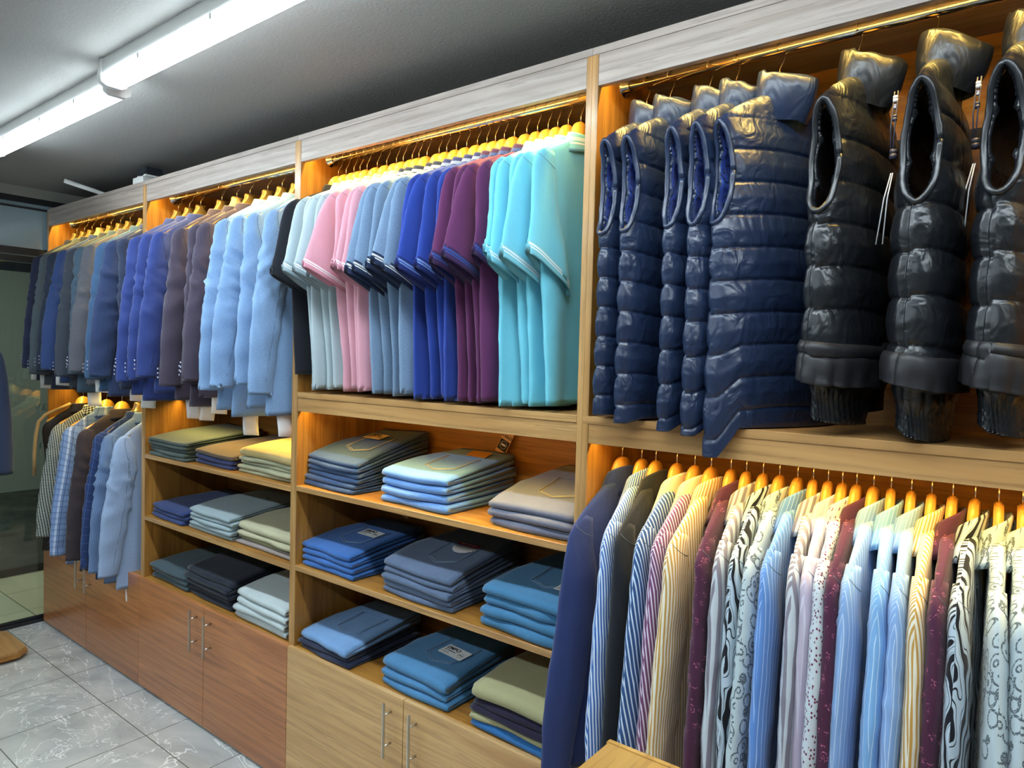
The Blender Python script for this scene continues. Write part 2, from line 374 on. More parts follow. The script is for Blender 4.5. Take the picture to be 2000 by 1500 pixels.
# ================================================================== room shell
XG = -4.10; CEIL = 2.47
box('floor', XG, 2.6, -4.2, .55, -.06, 0, M['tiles'], bev=0); tag(bpy.data.objects['floor'], kind='structure')
tag(box('ceiling', XG-.1, 2.6, -4.2, .55, CEIL, CEIL+.1, M['ceiling'], bev=0), kind='structure')
tag(box('wall_back', XG-.1, 2.6, DEPTH+.03, .55, 0, CEIL, M['wall'], bev=0), kind='structure')
tag(box('wall_right', 2.5, 2.6, -4.2, DEPTH+.03, 0, CEIL, M['wall'], bev=0), kind='structure')
tag(box('wall_front', XG, 2.5, -4.2, -4.1, 0, CEIL, M['wall'], bev=0), kind='structure')
tag(box('wall_left', XG-.08, XG, -4.1, DEPTH+.03, 2.415, CEIL, M['wall'], bev=0), kind='structure')
# glazed shop front on the left
win = empty('window_1', (XG, -1.8, 0)); tag(win, kind='structure')
def wl(name, L, mat, bev=.001): return boxes(name, [(a-XG,b-XG,c+1.8,d+1.8,e,f) for a,b,c,d,e,f in L], mat, win, bev)
Y0, Y1 = -4.1, DEPTH
wl('top_rail', [(XG-.05,XG,Y0,Y1,2.383,2.415),(XG-.03,XG-.005,Y0,Y1,2.352,2.362)], M['black'])
wl('door_head', [(XG-.05,XG,Y0,Y1,2.095,2.133),(XG-.05,XG-.006,Y0,Y1,2.055,2.088)], M['black'])
wl('bottom_track', [(XG-.06,XG,Y0,Y1,0,.02),(XG-.035,XG-.015,Y0,Y1,.02,.034)], M['black'])
wl('transom_pane', [(XG-.03,XG-.022,Y0,Y1,2.133,2.383)], M['frost'], 0)
wl('door_pane', [(XG-.03,XG-.022,Y0,Y1,.03,2.06)], M['glass'], 0)
def text(name, s, size, mat, parent, loc, rot, extr=.0004, align='LEFT'):
    c = bpy.data.curves.new(name, 'FONT'); c.body = s; c.size = size; c.extrude = extr; c.align_x = align; c.materials.append(mat)
    o = bpy.data.objects.new(name, c); link(o, parent); o.location = loc; o.rotation_euler = rot; return o
# opening hours painted on the far side of the glass, so they read mirrored from inside
for s, y, z, sz in (('urday', .02, 1.22, .085), ('0p.m', .02, 1.00, .085)):
    text('lettering', s, sz, M['decal'], win, (.004-.03, y+1.8+.12, z), (PI/2, 0, -PI/2), align='LEFT')
# passage and street outside
tag(box('floor_outside', -5.20, XG-.06, -4.2, 1.2, -.08, -.012, M['outtiles'], bev=0), kind='structure')
tag(box('ground_outside', -8.6, -5.20, -5, 3.2, -.1, -.02, M['asphalt'], bev=0), kind='structure')
tag(box('wall_outside', -8.7, -8.55, -5, 3.2, -.1, 3.4, M['outwall'], bev=0), kind='structure')
tag(box('canopy_roof_outside', -8.6, XG-.12, -5, 3.2, 3.0, 3.1, M['outwall'], bev=0), kind='structure')
w2 = empty('window_2', (-5.22, -1.8, 0)); tag(w2, kind='structure')
boxes('frame', [(-.02,.02,-2.3,3.0,-.012,.04),(-.02,.02,-2.3,3.0,2.10,2.16)], M['black'], w2)
box('door_panel', -.3, -.27, 2.5, 3.4, -.02, 1.95, M['outwall'], w2)
area('street_light', (-6.6, .2, 2.9), 1.2, 1.6, 26, (.86,1,.9), (0,0,0))
area('passage_light', (-4.7, -1.2, 2.9), .6, 1.4, 26, (1,.98,.85), (0,0,0))

# ================================================================== fluorescent battens
def batten(x0, x1, y, label):
    t = empty('fluorescent_batten', ((x0+x1)/2, y, CEIL)); tag(t, label, 'ceiling light', 'fluorescent battens in a line on the ceiling')
    L = (x1-x0)/2
    prof = [(-.032,0),(-.035,-.035),(-.0355,-.058),(.0355,-.058),(.035,-.035),(.032,0)]
    extr_obj('housing', prof, -L, L, M['white'], t, .002, 1)
    prof = [(-.0365,-.056),(-.036,-.067),(-.022,-.076),(.022,-.076),(.036,-.067),(.0365,-.056)]
    extr_obj('diffuser', prof, -L+.012, L-.012, M['diffuser'], t, 0.0005, 1)
    capp = [(-.036,.0),(-.040,-.05),(-.038,-.07),(-.022,-.079),(.022,-.079),(.038,-.07),(.040,-.05),(.036,.0)]
    extr_obj('end_cap', capp, -L-.012, -L+.013, M['white'], t, .001, 1); extr_obj('end_cap', capp, L-.013, L+.012, M['white'], t, .001, 1)
    for s in (-.55, .1, .62):
        box('clip', s*L-.006, s*L+.006, -.044, -.036, -.066, -.05, M['white'], t, .001)
    return t
batten(-3.16, -1.965, -.505, 'lit fluorescent batten on the ceiling nearest the glazed shop front')
batten(-1.90, -.70, -.545, 'lit fluorescent batten on the ceiling above the polo shirts')
for i, (x0, y) in enumerate(((-.62,-.56),(.62,-.57))): batten(x0, x0+1.2, y, ('lit fluorescent batten out of view above the vests','lit fluorescent batten at the far right end of the ceiling line')[i])
for i, x0 in enumerate((-3.95,-2.7,-1.45,-.2)): batten(x0, x0+1.2, -2.25, '%s added fill batten of an unseen second ceiling row behind the viewer' % ('leftmost','second','third','rightmost')[i])  # unseen row added as fill to brighten floor, doors and garments

# ================================================================== wardrobe units
TH = .017
WN = ['leftmost unit beside the glass', 'unit with folded chinos', 'unit with folded jeans', 'rightmost unit with vests and shirts', 'unit beyond the right edge']
def handle(parent, x, y, z0, z1):
    h = boxes('handle', [(x-.005,x+.005,y-.037,y-.027,z0-.018,z1+.018)], M['steel'], parent, .003, 2)
    V, F = sweep([[(x,y-.03,z0+.02),(x,y,z0+.02)],[(x,y-.03,z1-.02),(x,y,z1-.02)]], .0035, 8)
    mk('handle_post', V, F, M['steel'], h)
    return h
def unit(i):
    xa, xb = XS[i], XS[i+1]; red = i < 2; door = M['red_door'] if red else M['oak_door']
    t = empty('wardrobe_unit', (xa, 0, 0)); W = xb-xa
    tag(t, ['wooden wardrobe unit beside the glass with two rows of blazers', 'wooden wardrobe unit with blazers above shelves of folded chinos', 'wooden wardrobe unit with polo shirts above shelves of folded jeans', 'wooden wardrobe unit with padded vests above long-sleeved shirts', 'wooden wardrobe unit continuing past the right edge'][i], 'wardrobe', 'wooden wardrobe units along the wall')
    p = lambda n, *a, **k: box(n, *a, parent=t, **k)
    top = TZ-.019
    p('side_panel', .0, TH, 0, DEPTH, .0, top, M['walnut_z'])
    p('side_panel', W-TH, W, 0, DEPTH, .0, top, M['walnut_z'])
    # light edging on the front of the side panels
    p('edge_strip', .0, TH, -.0015, .0, .0, top, M['oak_z']); p('edge_strip', W-TH, W, -.0015, .0, .0, top, M['oak_z'])
    p('top_board', 0, W, -.002, DEPTH, top, TZ, M['fascia'])
    p('back_panel', TH, W-TH, DEPTH-.012, DEPTH, .0, top, M['walnut_x'])
    p('fascia', TH, W-TH, .0, .017, FZ, top, M['fascia'])
    CZ = .5185
    if i >= 2:
        p('ledge', TH if i==2 else 0, W-(TH if i==2 else 0), -.002, DEPTH-.012, LZ-.019, LZ, M['oak_x'])
        p('ledge_fascia', TH, W-TH, .0, .017, BZ, LZ-.019, M['oak_x'])
    if i == 1:
        p('rear_shelf', TH, W-TH, .14, DEPTH-.012, 1.36, 1.378, M['walnut_x'])
    if i in (1, 2):
        for z in ((1.0985, .809) if i == 1 else (1.107, .817)):
            s = p('shelf', TH, W-TH, .0, DEPTH-.012, z-.019, z, M['walnut_x']); box('shelf_edge', TH, W-TH, -.0015, .0, z-.019, z, M['oak_x'], s)
    p('cabinet_top', TH, W-TH, .0, DEPTH-.012, CZ-.018, CZ, M['walnut_x'])
    # doors
    for d in range(2):
        x0, x1 = (0.0, W/2-.001) if d == 0 else (W/2+.001, W-.0015)
        if red and i == 0 and d == 0: x0 = 0
        dd = p('door', x0+.001, x1, -.019, -.002, .012, CZ+.001, door, bev=.001)
        if i != 3: handle(dd, (x1-.052) if d == 0 else (x0+.058), -.019, .345, .485)
        else: handle(dd, (x1-.052) if d == 0 else (x0+.058), -.019, .345, .485)
    p('plinth', TH, W-TH, .0, .015, .0, .012, M['black'])
    # rails
    def rail(z, y=.13):
        V, F = sweep([[(TH+.004,y,z),(W-TH-.004,y,z)]], .0125, 20); r = mk('hanging_rail', V, F, M['chrome'], t)
        for xx, s in ((TH,1),(W-TH,-1)):
            prof = [(0.0,.026),(.003,.026),(.005,.018),(.018,.016),(.019,.0126)]
            V, F = [], []; n = 24
            for k,(dx,rad) in enumerate(prof):
                for a in range(n): V.append((xx+s*dx, y+rad*math.cos(2*PI*a/n), z+rad*math.sin(2*PI*a/n)))
            for k in range(len(prof)-1):
                for a in range(n): F.append((k*n+a, k*n+(a+1)%n, (k+1)*n+(a+1)%n, (k+1)*n+a))
            mk('rail_flange', V, F, M['chrome'], r)
    rail(2.30)
    if i == 0: rail(1.372)
    if i == 3: rail(1.395)
    if i == 4: rail(1.395)
    p('led_strip', TH+.01, W-TH-.01, .0175, .0195, FZ+.035, FZ+.043, M['led'], bev=0)
    if i >= 2: p('led_strip', TH+.01, W-TH-.01, .0175, .0195, BZ+.018, BZ+.026, M['led'], bev=0)
    if i == 3:
        p('wall_rail', .35, W-TH, DEPTH-.03, DEPTH-.012, 2.10, 2.13, M['black'])
    return t
for i in range(5): unit(i)
# small things on top of the wardrobe
t = empty('power_adapter', (-3.02, .06, TZ)); tag(t, 'dark plastic power adapter on a white box on top of the wardrobe', 'adapter')
box('white_box', -.07, .035, -.03, .05, 0, .045, M['white'], t, .003); box('adapter_body', -.045, .045, -.02, .06, .053, .09, M['blackrub'], t, .004, 2); boxes('foot', [(-.045,-.02,-.02,.05,.045,.053),(.02,.045,-.02,.05,.045,.053)], M['white'], t, 0)
V, F = sweep([[(-.045,.02,.06),(-.09,.02,.062),(-.13,.0,.03),(-.2,-.01,.006),(-.33,.0,.004),(-.48,.03,.03),(-.6,.06,.035)]], .0022, 6); mk('cable', V, F, M['blackrub'], t)
V, F = sweep([[(-3.555,-.10,2.43),(-3.54,.09,2.395),(-3.30,.13,2.378)]], .011, 12); tag(mk('plastic_conduit', V, F, M['white']), 'white plastic conduit sticking out over the wardrobe top', 'conduit')
V, F = sweep([[(-4.06,.1,2.41),(-4.06,.16,2.385),(-4.055,.25,2.40),(-4.05,.3,2.41)]], .004, 6); tag(mk('loose_cable', V, F, M['blackrub']), 'thin black cable hanging by the glass top rail', 'cable')
# display counter in the foreground
TX, TY, TH_ = -.164, -.405, .90
t = empty('display_counter', (TX+.5, TY-.25, 0)); tag(t, 'oak display counter corner at the bottom edge, in front of the shirts', 'counter')
bo = box('counter_top', -.5, .5, -.25, .25, TH_-.03, TH_, M['table'], t, .002, 2)
boxes('edge_moulding', [(-.502,.502,.238,.2515,TH_-.031,TH_+.002)], M['table'], t, .002, 2)
box('counter_body', -.47, .47, -.22, .22, .06, TH_-.03, M['oak_door'], t, .001); box('counter_plinth', -.44, .44, -.2, .2, 0, .06, M['black'], t, 0)

# ================================================================== hangers
def hook_path(z0, side=1):
    R, c = .0166, -.0025
    p = [(0,0,z0-.01),(0,0,z0+.02),(0,.004*side,z0+.026),(0,.0155*side,c-.014)]
    for a in range(-25, 215, 15): p.append((0, side*R*math.cos(math.radians(a)), c+R*math.sin(math.radians(a))))
    return p
def arc(cy, cz, ry, rz, a0, a1, n): return [(cy+ry*math.cos(math.radians(a0+(a1-a0)*k/n)), cz+rz*math.sin(math.radians(a0+(a1-a0)*k/n))) for k in range(n+1)]
def hanger_proto(kind):
    t = empty('clothes_hanger')
    if kind == 'steep':
        right = arc(0,-.112,.04,.050,90,8,10)+[(.05,-.134),(.10,-.172),(.14,-.200),(.155,-.214)]+arc(.155,-.224,.008,.009,80,-90,4)+[(.14,-.220),(.09,-.190),(.03,-.150)]
        poly = right+[(-y,z) for y,z in reversed(right[1:])]
        extr_obj('hanger_body', poly, -.008, .008, M['hanger'], t, .003, 2); z0 = -.062
    elif kind == 'wood':
        right = arc(0,-.112,.04,.048,90,8,10)+[(.05,-.128),(.10,-.155),(.15,-.181),(.168,-.192)]+arc(.168,-.202,.008,.009,80,-90,4)+[(.15,-.196),(.09,-.168),(.03,-.148)]
        poly = right+[(-y,z) for y,z in reversed(right[1:])]
        extr_obj('hanger_body', poly, -.0075, .0075, M['hanger'], t, .003, 2); z0 = -.064
    else:
        right = [(.0,-.058),(.019,-.058),(.022,-.062),(.023,-.075),(.03,-.092),(.05,-.118),(.09,-.148),(.13,-.176),(.162,-.200)]+arc(.162,-.212,.01,.012,80,-90,4)+[(.13,-.204),(.08,-.178),(.03,-.158)]
        poly = right+[(-y,z) for y,z in reversed(right[1:])]
        extr_obj('hanger_body', poly, -.012, .012, M['hanger_dark'] if kind == 'dark' else M['hanger_pale'], t, .005, 3); z0 = -.058
    V, F = sweep([hook_path(z0)], .0015, 7); mk('hook', V, F, M['wire'], t)
    return t
HP = {k: hanger_proto(k) for k in ('wood','dark','pale','steep')}; HU = {k: False for k in HP}
def copy_tree(o, parent=None):
    c = o.copy(); COL.objects.link(c); c.parent = parent
    for ch in list(o.children): copy_tree(ch, c)
    return c
def place_hanger(kind, x, z, rz, label, group):
    src = HP[kind]
    o = src if not HU[kind] else copy_tree(src)
    HU[kind] = True
    o.location = (x, .13, z); o.rotation_euler = (0,0,rz); tag(o, label, 'hanger', group); return o

# ================================================================== garments
def torso(ctrl):  # (w, z, T[, yshift])
    return [(-w[0]+(w[3] if len(w)>3 else 0), w[1], w[0]+(w[3] if len(w)>3 else 0), w[1], w[2], 0.) for w in ctrl]
def folds(seed, amp, k=(11,23), z0=.10, grow=.6):
    g = random.Random(seed); p = [g.uniform(0,6.28) for _ in range(4)]; k1, k2 = g.uniform(.8,1.2)*k[0], g.uniform(.8,1.2)*k[1]
    def f(v, s, side):
        a = amp*np.clip((v-z0)/grow, 0, 1.2)
        return a*(.65*np.sin(k1*s*6.28/2+p[0]+.9*v)+.35*np.sin(k2*s*6.28/2+p[1]-1.6*v))
    return f
def flip(ctrl):   # mirrored sleeve for the back
    return [(-c[0],c[1],-c[2],c[3])+tuple(c[4:]) for c in ctrl]
def collar_band(name, mat, parent, z0, z1, w0, w1, t0, t1, tilt=0., nr=9, nc=36, sh=0., low=None, rise=0.):
    """stand and fall collar: an open ring, high at z0, flaring to z1 and slightly thick"""
    th = np.linspace(0, 2*PI, nc, endpoint=False); V, F, UV = [], [], []
    prof = [(0,w0-.006,t0-.005,z0-.028),(0,w0-.003,t0-.003,z0-.006),(0,w0,t0,z0),(.25,w0+.003,t0+.003,z0-.003),(.5,w0+(w1-w0)*.5,t0+(t1-t0)*.5,z0+(z1-z0)*.5),(.8,w0+(w1-w0)*.85,t0+(t1-t0)*.8,z0+(z1-z0)*.8),(1,w1,t1,z1),(1,w1-.003,t1-.003,z1+.001)]
    for k, (q, ww, tt, z) in enumerate(prof):
        for a in th:
            drop = (low or 0)*max(0, -math.sin(a))**2*(q if q else .25)
            V.append((tt*math.sin(a)+tilt*(z0-z)/(z0-z1)+sh, -ww*math.cos(a), z-drop+rise*math.sin(a)*(1-q*.5)-.012*abs(math.cos(a))*q))
    for k in range(len(prof)-1):
        for j in range(nc):
            a, b = k*nc+j, k*nc+(j+1)%nc; F.append((a,b,b+nc,a+nc))
            dz = [(-p[3]+z0) for p in prof]; uu = (j*.0085, (j+1)*.0085)
            UV += [(uu[0],-dz[k]),(uu[1],-dz[k]),(uu[1],-dz[k+1]),(uu[0],-dz[k+1])]
    return mk(name, V, F, mat, parent, UV)

def seam(parent, rows, mat, r=.0008, name='seam', key='sleeve'):
    G = GRID[key]; nr, nc = G.shape[:2]; pts = []
    for i, th in rows:
        j = (th % 360)/360*nc; j0 = int(j) % nc; f = j-int(j); i0 = min(int(i), nr-2); g = i-i0
        p = (G[i0,j0]*(1-f)+G[i0,(j0+1)%nc]*f)*(1-g)+(G[i0+1,j0]*(1-f)+G[i0+1,(j0+1)%nc]*f)*g; pts.append(tuple(p))
    V, F = sweep([pts], r, 5); return mk(name, V, F, mat, parent)
M['seam'] = plain('dark_seam', (.012,.016,.03), .8); M['seam_light'] = plain('grey_seam', (.10,.13,.17), .8)
# ---- polo shirts
def polo(x, mats, seed, hem=-.85, sx=0., rz=0., last=False, out=0., label='', group=''):
    g = random.Random(seed); body_m, trim_m = mats
    t = empty('polo_shirt', (x, .13, 2.30), rz); tag(t, label, 'polo shirt', group)
    ys = g.uniform(-.012,.03); hem = hem+g.uniform(0,.02)
    bod = torso([(.05,-.124,.012),(.075,-.134,.013),(.12,-.156,.013),(.165,-.182,.013),(.190,-.202,.013),(.190,-.24,.014),(.178,-.32,.014),(.170,-.42,.015,ys*.3),(.160,-.60,.016,ys*.7),(.150,-.76,.016,ys),(.148,hem+.012,.017,ys),(.148,hem,.017,ys)])
    k = (7,15) 
    tube('body', body_m, t, bod, 46, 56, fold=folds(seed, .0125 if not last else .013, k), seed=seed, wr=.0024, wf=24, e=.6)
    dy = out+g.uniform(-.012,.012); dz = g.uniform(-.015,.015)
    o = .006+g.uniform(0,.008)
    sl = [(-.158,-.172,-.11,-.180,.010,.0),(-.188,-.190,-.105,-.22,.014,.0),(-.205,-.217,-.102,-.27,.016,.002),(-.215-dy*.4,-.265,-.098,-.345,.017,.004),(-.228-dy*.8,-.34,-.080-dy*.4,-.435,.018,o),(-.243-dy,-.42+dz,-.066-dy*.6,-.515+dz,.019,o+.002),(-.247-dy,-.437+dz,-.062-dy*.6,-.534+dz,.019,o+.002)]
    s = tube('sleeve', body_m, t, sl, 26, 32, fold=folds(seed+5, .006, (7,13), .05, .3), seed=seed+9, lip=.012, wr=.0024, wf=26)
    seam(s, [(2.6+.6*math.sin(a*PI/12), 15+12.5*a) for a in range(13)], M['seam_light'] if body_m.name in ('polo_pale_grey','polo_pink','polo_aqua') else M['seam'])
    cf = [(-.2425-dy,-.418+dz,-.066-dy*.6,-.513+dz,.0200,o+.002),(-.2465-dy,-.434+dz,-.0635-dy*.6,-.530+dz,.0204,o+.002),(-.2505-dy,-.452+dz,-.059-dy*.6,-.549+dz,.0200,o+.002)]
    cc = tube('cuff', trim_m, s, cf, 6, 32, fold=lambda v, s_, side: folds(seed+5, .006, (7,13), .05, .3)(v+.30, s_, side), seed=seed+9, lip=.02, cap=False, sm=0)
    tube('sleeve', body_m, t, flip(sl), 12, 20, seed=seed+3, lip=.01)
    collar_band('collar', trim_m, t, -.103, -.150, .052, .080, .017, .026, tilt=-.004)
    return t
def ordw(i, n):
    nm = {2:'two',3:'three',4:'four',5:'five',6:'six',7:'seven'}.get(n, str(n))
    if n == 1: return ''
    if i == 0: return 'leftmost of the %s' % nm
    if i == n-1: return 'rightmost of the %s' % nm
    return ('second','third','fourth','fifth')[i-1]+' from left of the %s' % nm
def pm(n, col, trimc, linec, kind='plain'):
    return (cloth('polo_'+n, col, kind, .9), cloth('polo_trim_'+n, trimc, 'knit', .9, col2=linec))
W_ = (.82,.86,.86)
PM = {'black': pm('black', hexc('1b1e26'), hexc('1b1e26'), hexc('1b1e26')),
 'grey': pm('pale_grey', hexc('a9b9c0'), hexc('8fa2aa'), W_), 'pink': pm('pink', hexc('cf97a6'), hexc('cf90a2'), W_),
 'slate': pm('slate', hexc('6d86a3'), hexc('1f2d4d'), W_, 'melange'), 'royal': pm('royal', hexc('253f94'), hexc('1b2b6c'), hexc('7fa0e0')),
 'plum': pm('plum', hexc('5f2c58'), hexc('3a2450'), hexc('2a55a0')), 'aqua': pm('aqua', hexc('6fc3d8'), hexc('77c0d2'), W_)}
PX = [-1.652,-1.606,-1.56,-1.532,-1.496,-1.432,-1.377,-1.321,-1.294,-1.248,-1.224,-1.189,-1.124,-1.096,-1.052,-1.007,-.96,-.924,-.897,-.867,-.831,-.782,-.745,-.711,-.684,-.653,-.611]
# even the spacing slightly so neighbours do not pass through each other
PX = [(-1.655+1.05*k/26)*.45+PX[k]*.55 for k in range(27)]
PC = ['black']+['grey']*4+['pink']*4+['slate']*5+['royal']*4+['plum']*4+['aqua']*5
WORD = {'black':'black','grey':'pale grey','pink':'dusty pink','slate':'slate blue','royal':'royal blue','plum':'plum','aqua':'aqua'}
cnt = {}
for k, (x, c) in enumerate(zip(PX, PC)):
    i = cnt.get(c, 0); cnt[c] = i+1; n = PC.count(c)
    wd = WORD[c]; o_ = ordw(i, n)
    out = {'black':.0,'grey':(.0,.0,.01,-.01)[i%4],'pink':(.03,-.01,.0,-.01)[i%4],'slate':(.02,.0,-.01,.03,.0)[i%5],'royal':(.0,.03,.0,-.01)[i%4],'plum':(.02,.0,.02,-.02)[i%4],'aqua':(.0,.0,-.01,.01,-.02)[i%5]}[c]
    rz = -.06+.05*((k*37)%5-2)/2 + (-.10 if c == 'black' else 0)
    polo(x, PM[c], 100+k, hem=(-.848 if c != 'black' else -.80), rz=rz, out=out, last=(k == 26),
         label='%s short-sleeved polo shirt on the rail%s' % (wd, ', '+o_ if o_ else ' at its left end'), group='%s polo shirts on the rail' % wd)
    place_hanger('wood', x, 2.30, rz, 'wooden hanger holding the %s polo shirt%s' % (wd, ', '+o_ if o_ else ''), 'wooden hangers of the polo shirts')

# ---- blazers
def blazer(x, zr, mat, seed, rz=0., length=.93, slv=.86, label='', group='', buttons=True, paper=0, hname='rail', out=0., pocket=False, lining=None, inside=False, tail=0.):
    g = random.Random(seed)
    t = empty('blazer', (x, .13, zr), rz); tag(t, label, 'blazer', group)
    L = -length
    bod = torso([(.056,-.122,.016),(.085,-.138,.018),(.13,-.169,.020),(.175,-.202,.020),(.198,-.224,.020),(.200,-.262,.021),(.190,-.32,.021),(.182,-.45,.021),(.178,-.62,.021),(.188,-.80,.022),(.196,L+.015,.022),(.197,L,.022)])
    tube('body', lining if inside else mat, t, bod, 48, 52, fold=folds(seed, .006, (3,7)), seed=seed, wr=.0024, wf=18, e=.6)
    o = .011; a = g.uniform(-.008,.008)
    sl = [(-.172,-.198,-.12,-.207,.014,0.),(-.203,-.214,-.107,-.242,.020,.001),(-.216,-.240,-.104,-.30,.023,.006),(-.225-out*.3,-.31,-.108,-.37,.025,o),(-.242-out*.6+a,-.45,-.125-out*.2,-.48,.026,o+.002),
          (-.256-out+a,-.60,-.146-out*.4,-.61,.024,o+.003),(-.262-out+a,-.74,-.163-out*.7,-.745,.021,o+.001),(-.264-out+a,-slv+.015,-.172-out,-slv+.008,.019,o),(-.264-out+a,-slv,-.173-out,-slv-.004,.020,o)]
    nz = Noise(seed, 30, 7, True, (.75,1.1))
    def crease(v, th, u, z): return .0125*nz(u, v)*np.exp(-((v-.34)/.20)**2)+.0034*nz(u+.3, v*.6)+.0014*np.sin(v*31+u*30+seed)
    if not inside:
        s = tube('sleeve', mat, t, sl, 54, 30, norm=crease, seed=seed+1, lip=.03, e=.9)
        seam(s, [(1.0+1.25*k, 62+5.2*k) for k in range(15)], M['seam']); seam(s, [(6+3.1*k, 95+18*math.sin(k/15*PI)) for k in range(15)], M['seam'], .0006)
        if buttons:
            for q in range(3):
                zz = -slv+.035+q*.018
                V, F = sweep([[(o-.004+.006*q*0, -.2655-out+a, zz),(o-.004, -.2705-out+a, zz)]], .0042, 10); mk('button', V, F, M['ink'] if buttons is True else buttons, s)
        tube('sleeve', mat, t, flip(sl), 20, 18, seed=seed+3, lip=.02, e=.9)
    else:   # turned-out jacket showing its dark lining with a tan edge
        pts = [(-.06,-.105),(-.12,-.135),(-.18,-.165),(-.212,-.20),(-.226,-.28),(-.232,-.38),(-.232,-.50)]
        V, F = sweep([[(.006,y,z) for y,z in pts]], .009, 8); mk('tan_edge_binding', V, F, mat, t, uv=None)
    collar_band('collar', mat if not inside else lining, t, -.102, -.150, .056, .082, .021, .034, tilt=-.004)
    if paper:
        xo = -.004; y0 = -.215 if paper == 1 else -.15; z1 = -slv-.001 if paper == 1 else L; n = 5; hh = .065+g.uniform(-.01,.015); ww = .062
        V, F = [], []
        for r in range(n):
            for c in range(n):
                V.append((xo+.006*math.sin(r*.8+seed)+.003*c/n, y0+ww*c/(n-1)+.006*r/n*(1 if seed%2 else -1), z1+.03-(hh+.03)*r/(n-1)-.006*c/(n-1)))
        for r in range(n-1):
            for c in range(n-1): F.append((r*n+c, r*n+c+1, (r+1)*n+c+1, (r+1)*n+c))
        pp = mk('paper_tag', V, F, M['paper'], t, fix=False); md = pp.modifiers.new('thick','SOLIDIFY'); md.thickness = .0006; pp['label'] = 'white paper slip showing below the hem'
    if pocket:
        poly = [(-.10,-.55),(.05,-.555),(.052,-.74),(.04,-.755),(-.085,-.75),(-.098,-.735)]
        extr_obj('patch_pocket', poly, .0262, .0292, mat, t, .0008, 1)
    return t
BM = {'midnight': cloth('blazer_midnight_navy', hexc('1a2240'), 'melange'), 'slategrey': cloth('blazer_slate_grey', hexc('4a545c'), 'melange'), 'inkteal': cloth('blazer_ink', hexc('242f44'), 'melange'),
 'blue': cloth('blazer_mid_blue', hexc('294072'), 'melange'), 'charcoal': cloth('blazer_charcoal', hexc('373e4a'), 'melange'), 'slateblue': cloth('blazer_slate_blue', hexc('40566a'), 'melange'), 'warmgrey': cloth('blazer_warm_grey', hexc('555660'), 'melange'),
 'steel': cloth('blazer_steel_blue', hexc('3a5a80'), 'melange'), 'navy': cloth('blazer_navy', hexc('26375f'), 'melange'), 'darknavy': cloth('blazer_dark_navy', hexc('24304c'), 'melange'),
 'bright': cloth('blazer_bright_navy', hexc('273a7c'), 'melange'), 'brown': cloth('blazer_brown_check', hexc('473f50'), 'pane', col2=hexc('7a7388'), p=.009), 'sky': cloth('blazer_sky_blue', hexc('7a9bc4'), 'melange'),
 'hounds': cloth('blazer_houndstooth', hexc('20242a'), 'hounds', col2=hexc('b9bdb4'), p=.0085), 'plaid': cloth('blazer_blue_plaid', hexc('7d97c4'), 'plaid', col2=hexc('25365c'), p=.045), 'choc': cloth('blazer_dark_brown', hexc('33292f'), 'melange'),
 'pane': cloth('blazer_navy_windowpane', hexc('273a68'), 'pane', col2=hexc('6f8ac0'), p=.05), 'pinstripe': cloth('blazer_blue_pinstripe', hexc('35507c'), 'stripes', col2=hexc('6a82a8'), p=.008, duty=.85), 'pale': cloth('blazer_pale_grey_blue', hexc('8ea3c4'), 'melange'), 'lining': cloth('blazer_satin_lining', hexc('241d18'), 'plain', .35), 'tan': cloth('blazer_tan_edge', hexc('b09060'))}
UP = [(-4.025,'midnight','midnight navy'),(-3.915,'slategrey','slate grey'),(-3.815,'inkteal','ink blue'),(-3.70,'blue','mid blue'),(-3.57,'charcoal','charcoal'),(-3.455,'slateblue','slate blue'),(-3.345,'warmgrey','warm grey'),(-3.20,'steel','steel blue'),(-3.10,'navy','navy'),(-2.99,'darknavy','dark navy'),
 (-2.84,'bright','bright navy'),(-2.735,'bright','bright navy'),(-2.635,'bright','bright navy'),(-2.455,'brown','brown checked'),(-2.335,'brown','brown checked'),(-2.235,'brown','brown checked'),(-2.105,'sky','sky blue'),(-2.005,'sky','sky blue'),(-1.91,'sky','sky blue'),(-1.79,'sky','sky blue')]
outs = [0,.0,.01,.015,.0,-.03,.01,.0,.015,-.06, .0,.005,.01,.0,-.03,.0,.0,.02,-.01,.005]
cnt = {}
for k, (x, c, wd) in enumerate(UP):
    n = sum(1 for q in UP if q[1] == c); i = cnt.get(c, 0); cnt[c] = i+1; o_ = ordw(i, n)
    rz = -.10+.04*((k*31)%5-2)
    lab = '%s blazer hanging on the upper rail%s' % (wd, ', '+o_ if o_ else ' near the glass shop front' if k < 7 else ' left of the first divider')
    blazer(x, 2.30, BM[c], 300+k, rz, length=.925+.02*((k*7)%3-1)+(.02 if k > 15 else 0), slv=.85+.015*((k*5)%3-1), out=outs[k], label=lab, group='%s blazers on the upper rail' % wd, buttons=M['cordclip'] if k < 16 else False, paper=(1 if k in (0,1,3,7) else 2 if k in (5,9,10,13,14,15,17,19) else 0), pocket=(k in (17,19)))
    kd = 'pale' if k in (3,8,14) else 'dark'
    place_hanger(kd, x, 2.30, rz, '%s plastic hanger holding the %s blazer%s' % ('cream' if kd == 'pale' else 'bronze', wd, ', '+o_ if o_ else ' on the upper rail'), 'plastic hangers of the upper blazers')
LO = [(-3.93,'tan','dark lined, turned-out',1),(-3.76,'hounds','black and white houndstooth',0),(-3.615,'plaid','light blue plaid',0),(-3.43,'choc','dark brown',0),(-3.235,'pane','navy windowpane',0),(-3.15,'pinstripe','blue pinstripe',0),(-3.02,'pale','pale grey-blue',0)]
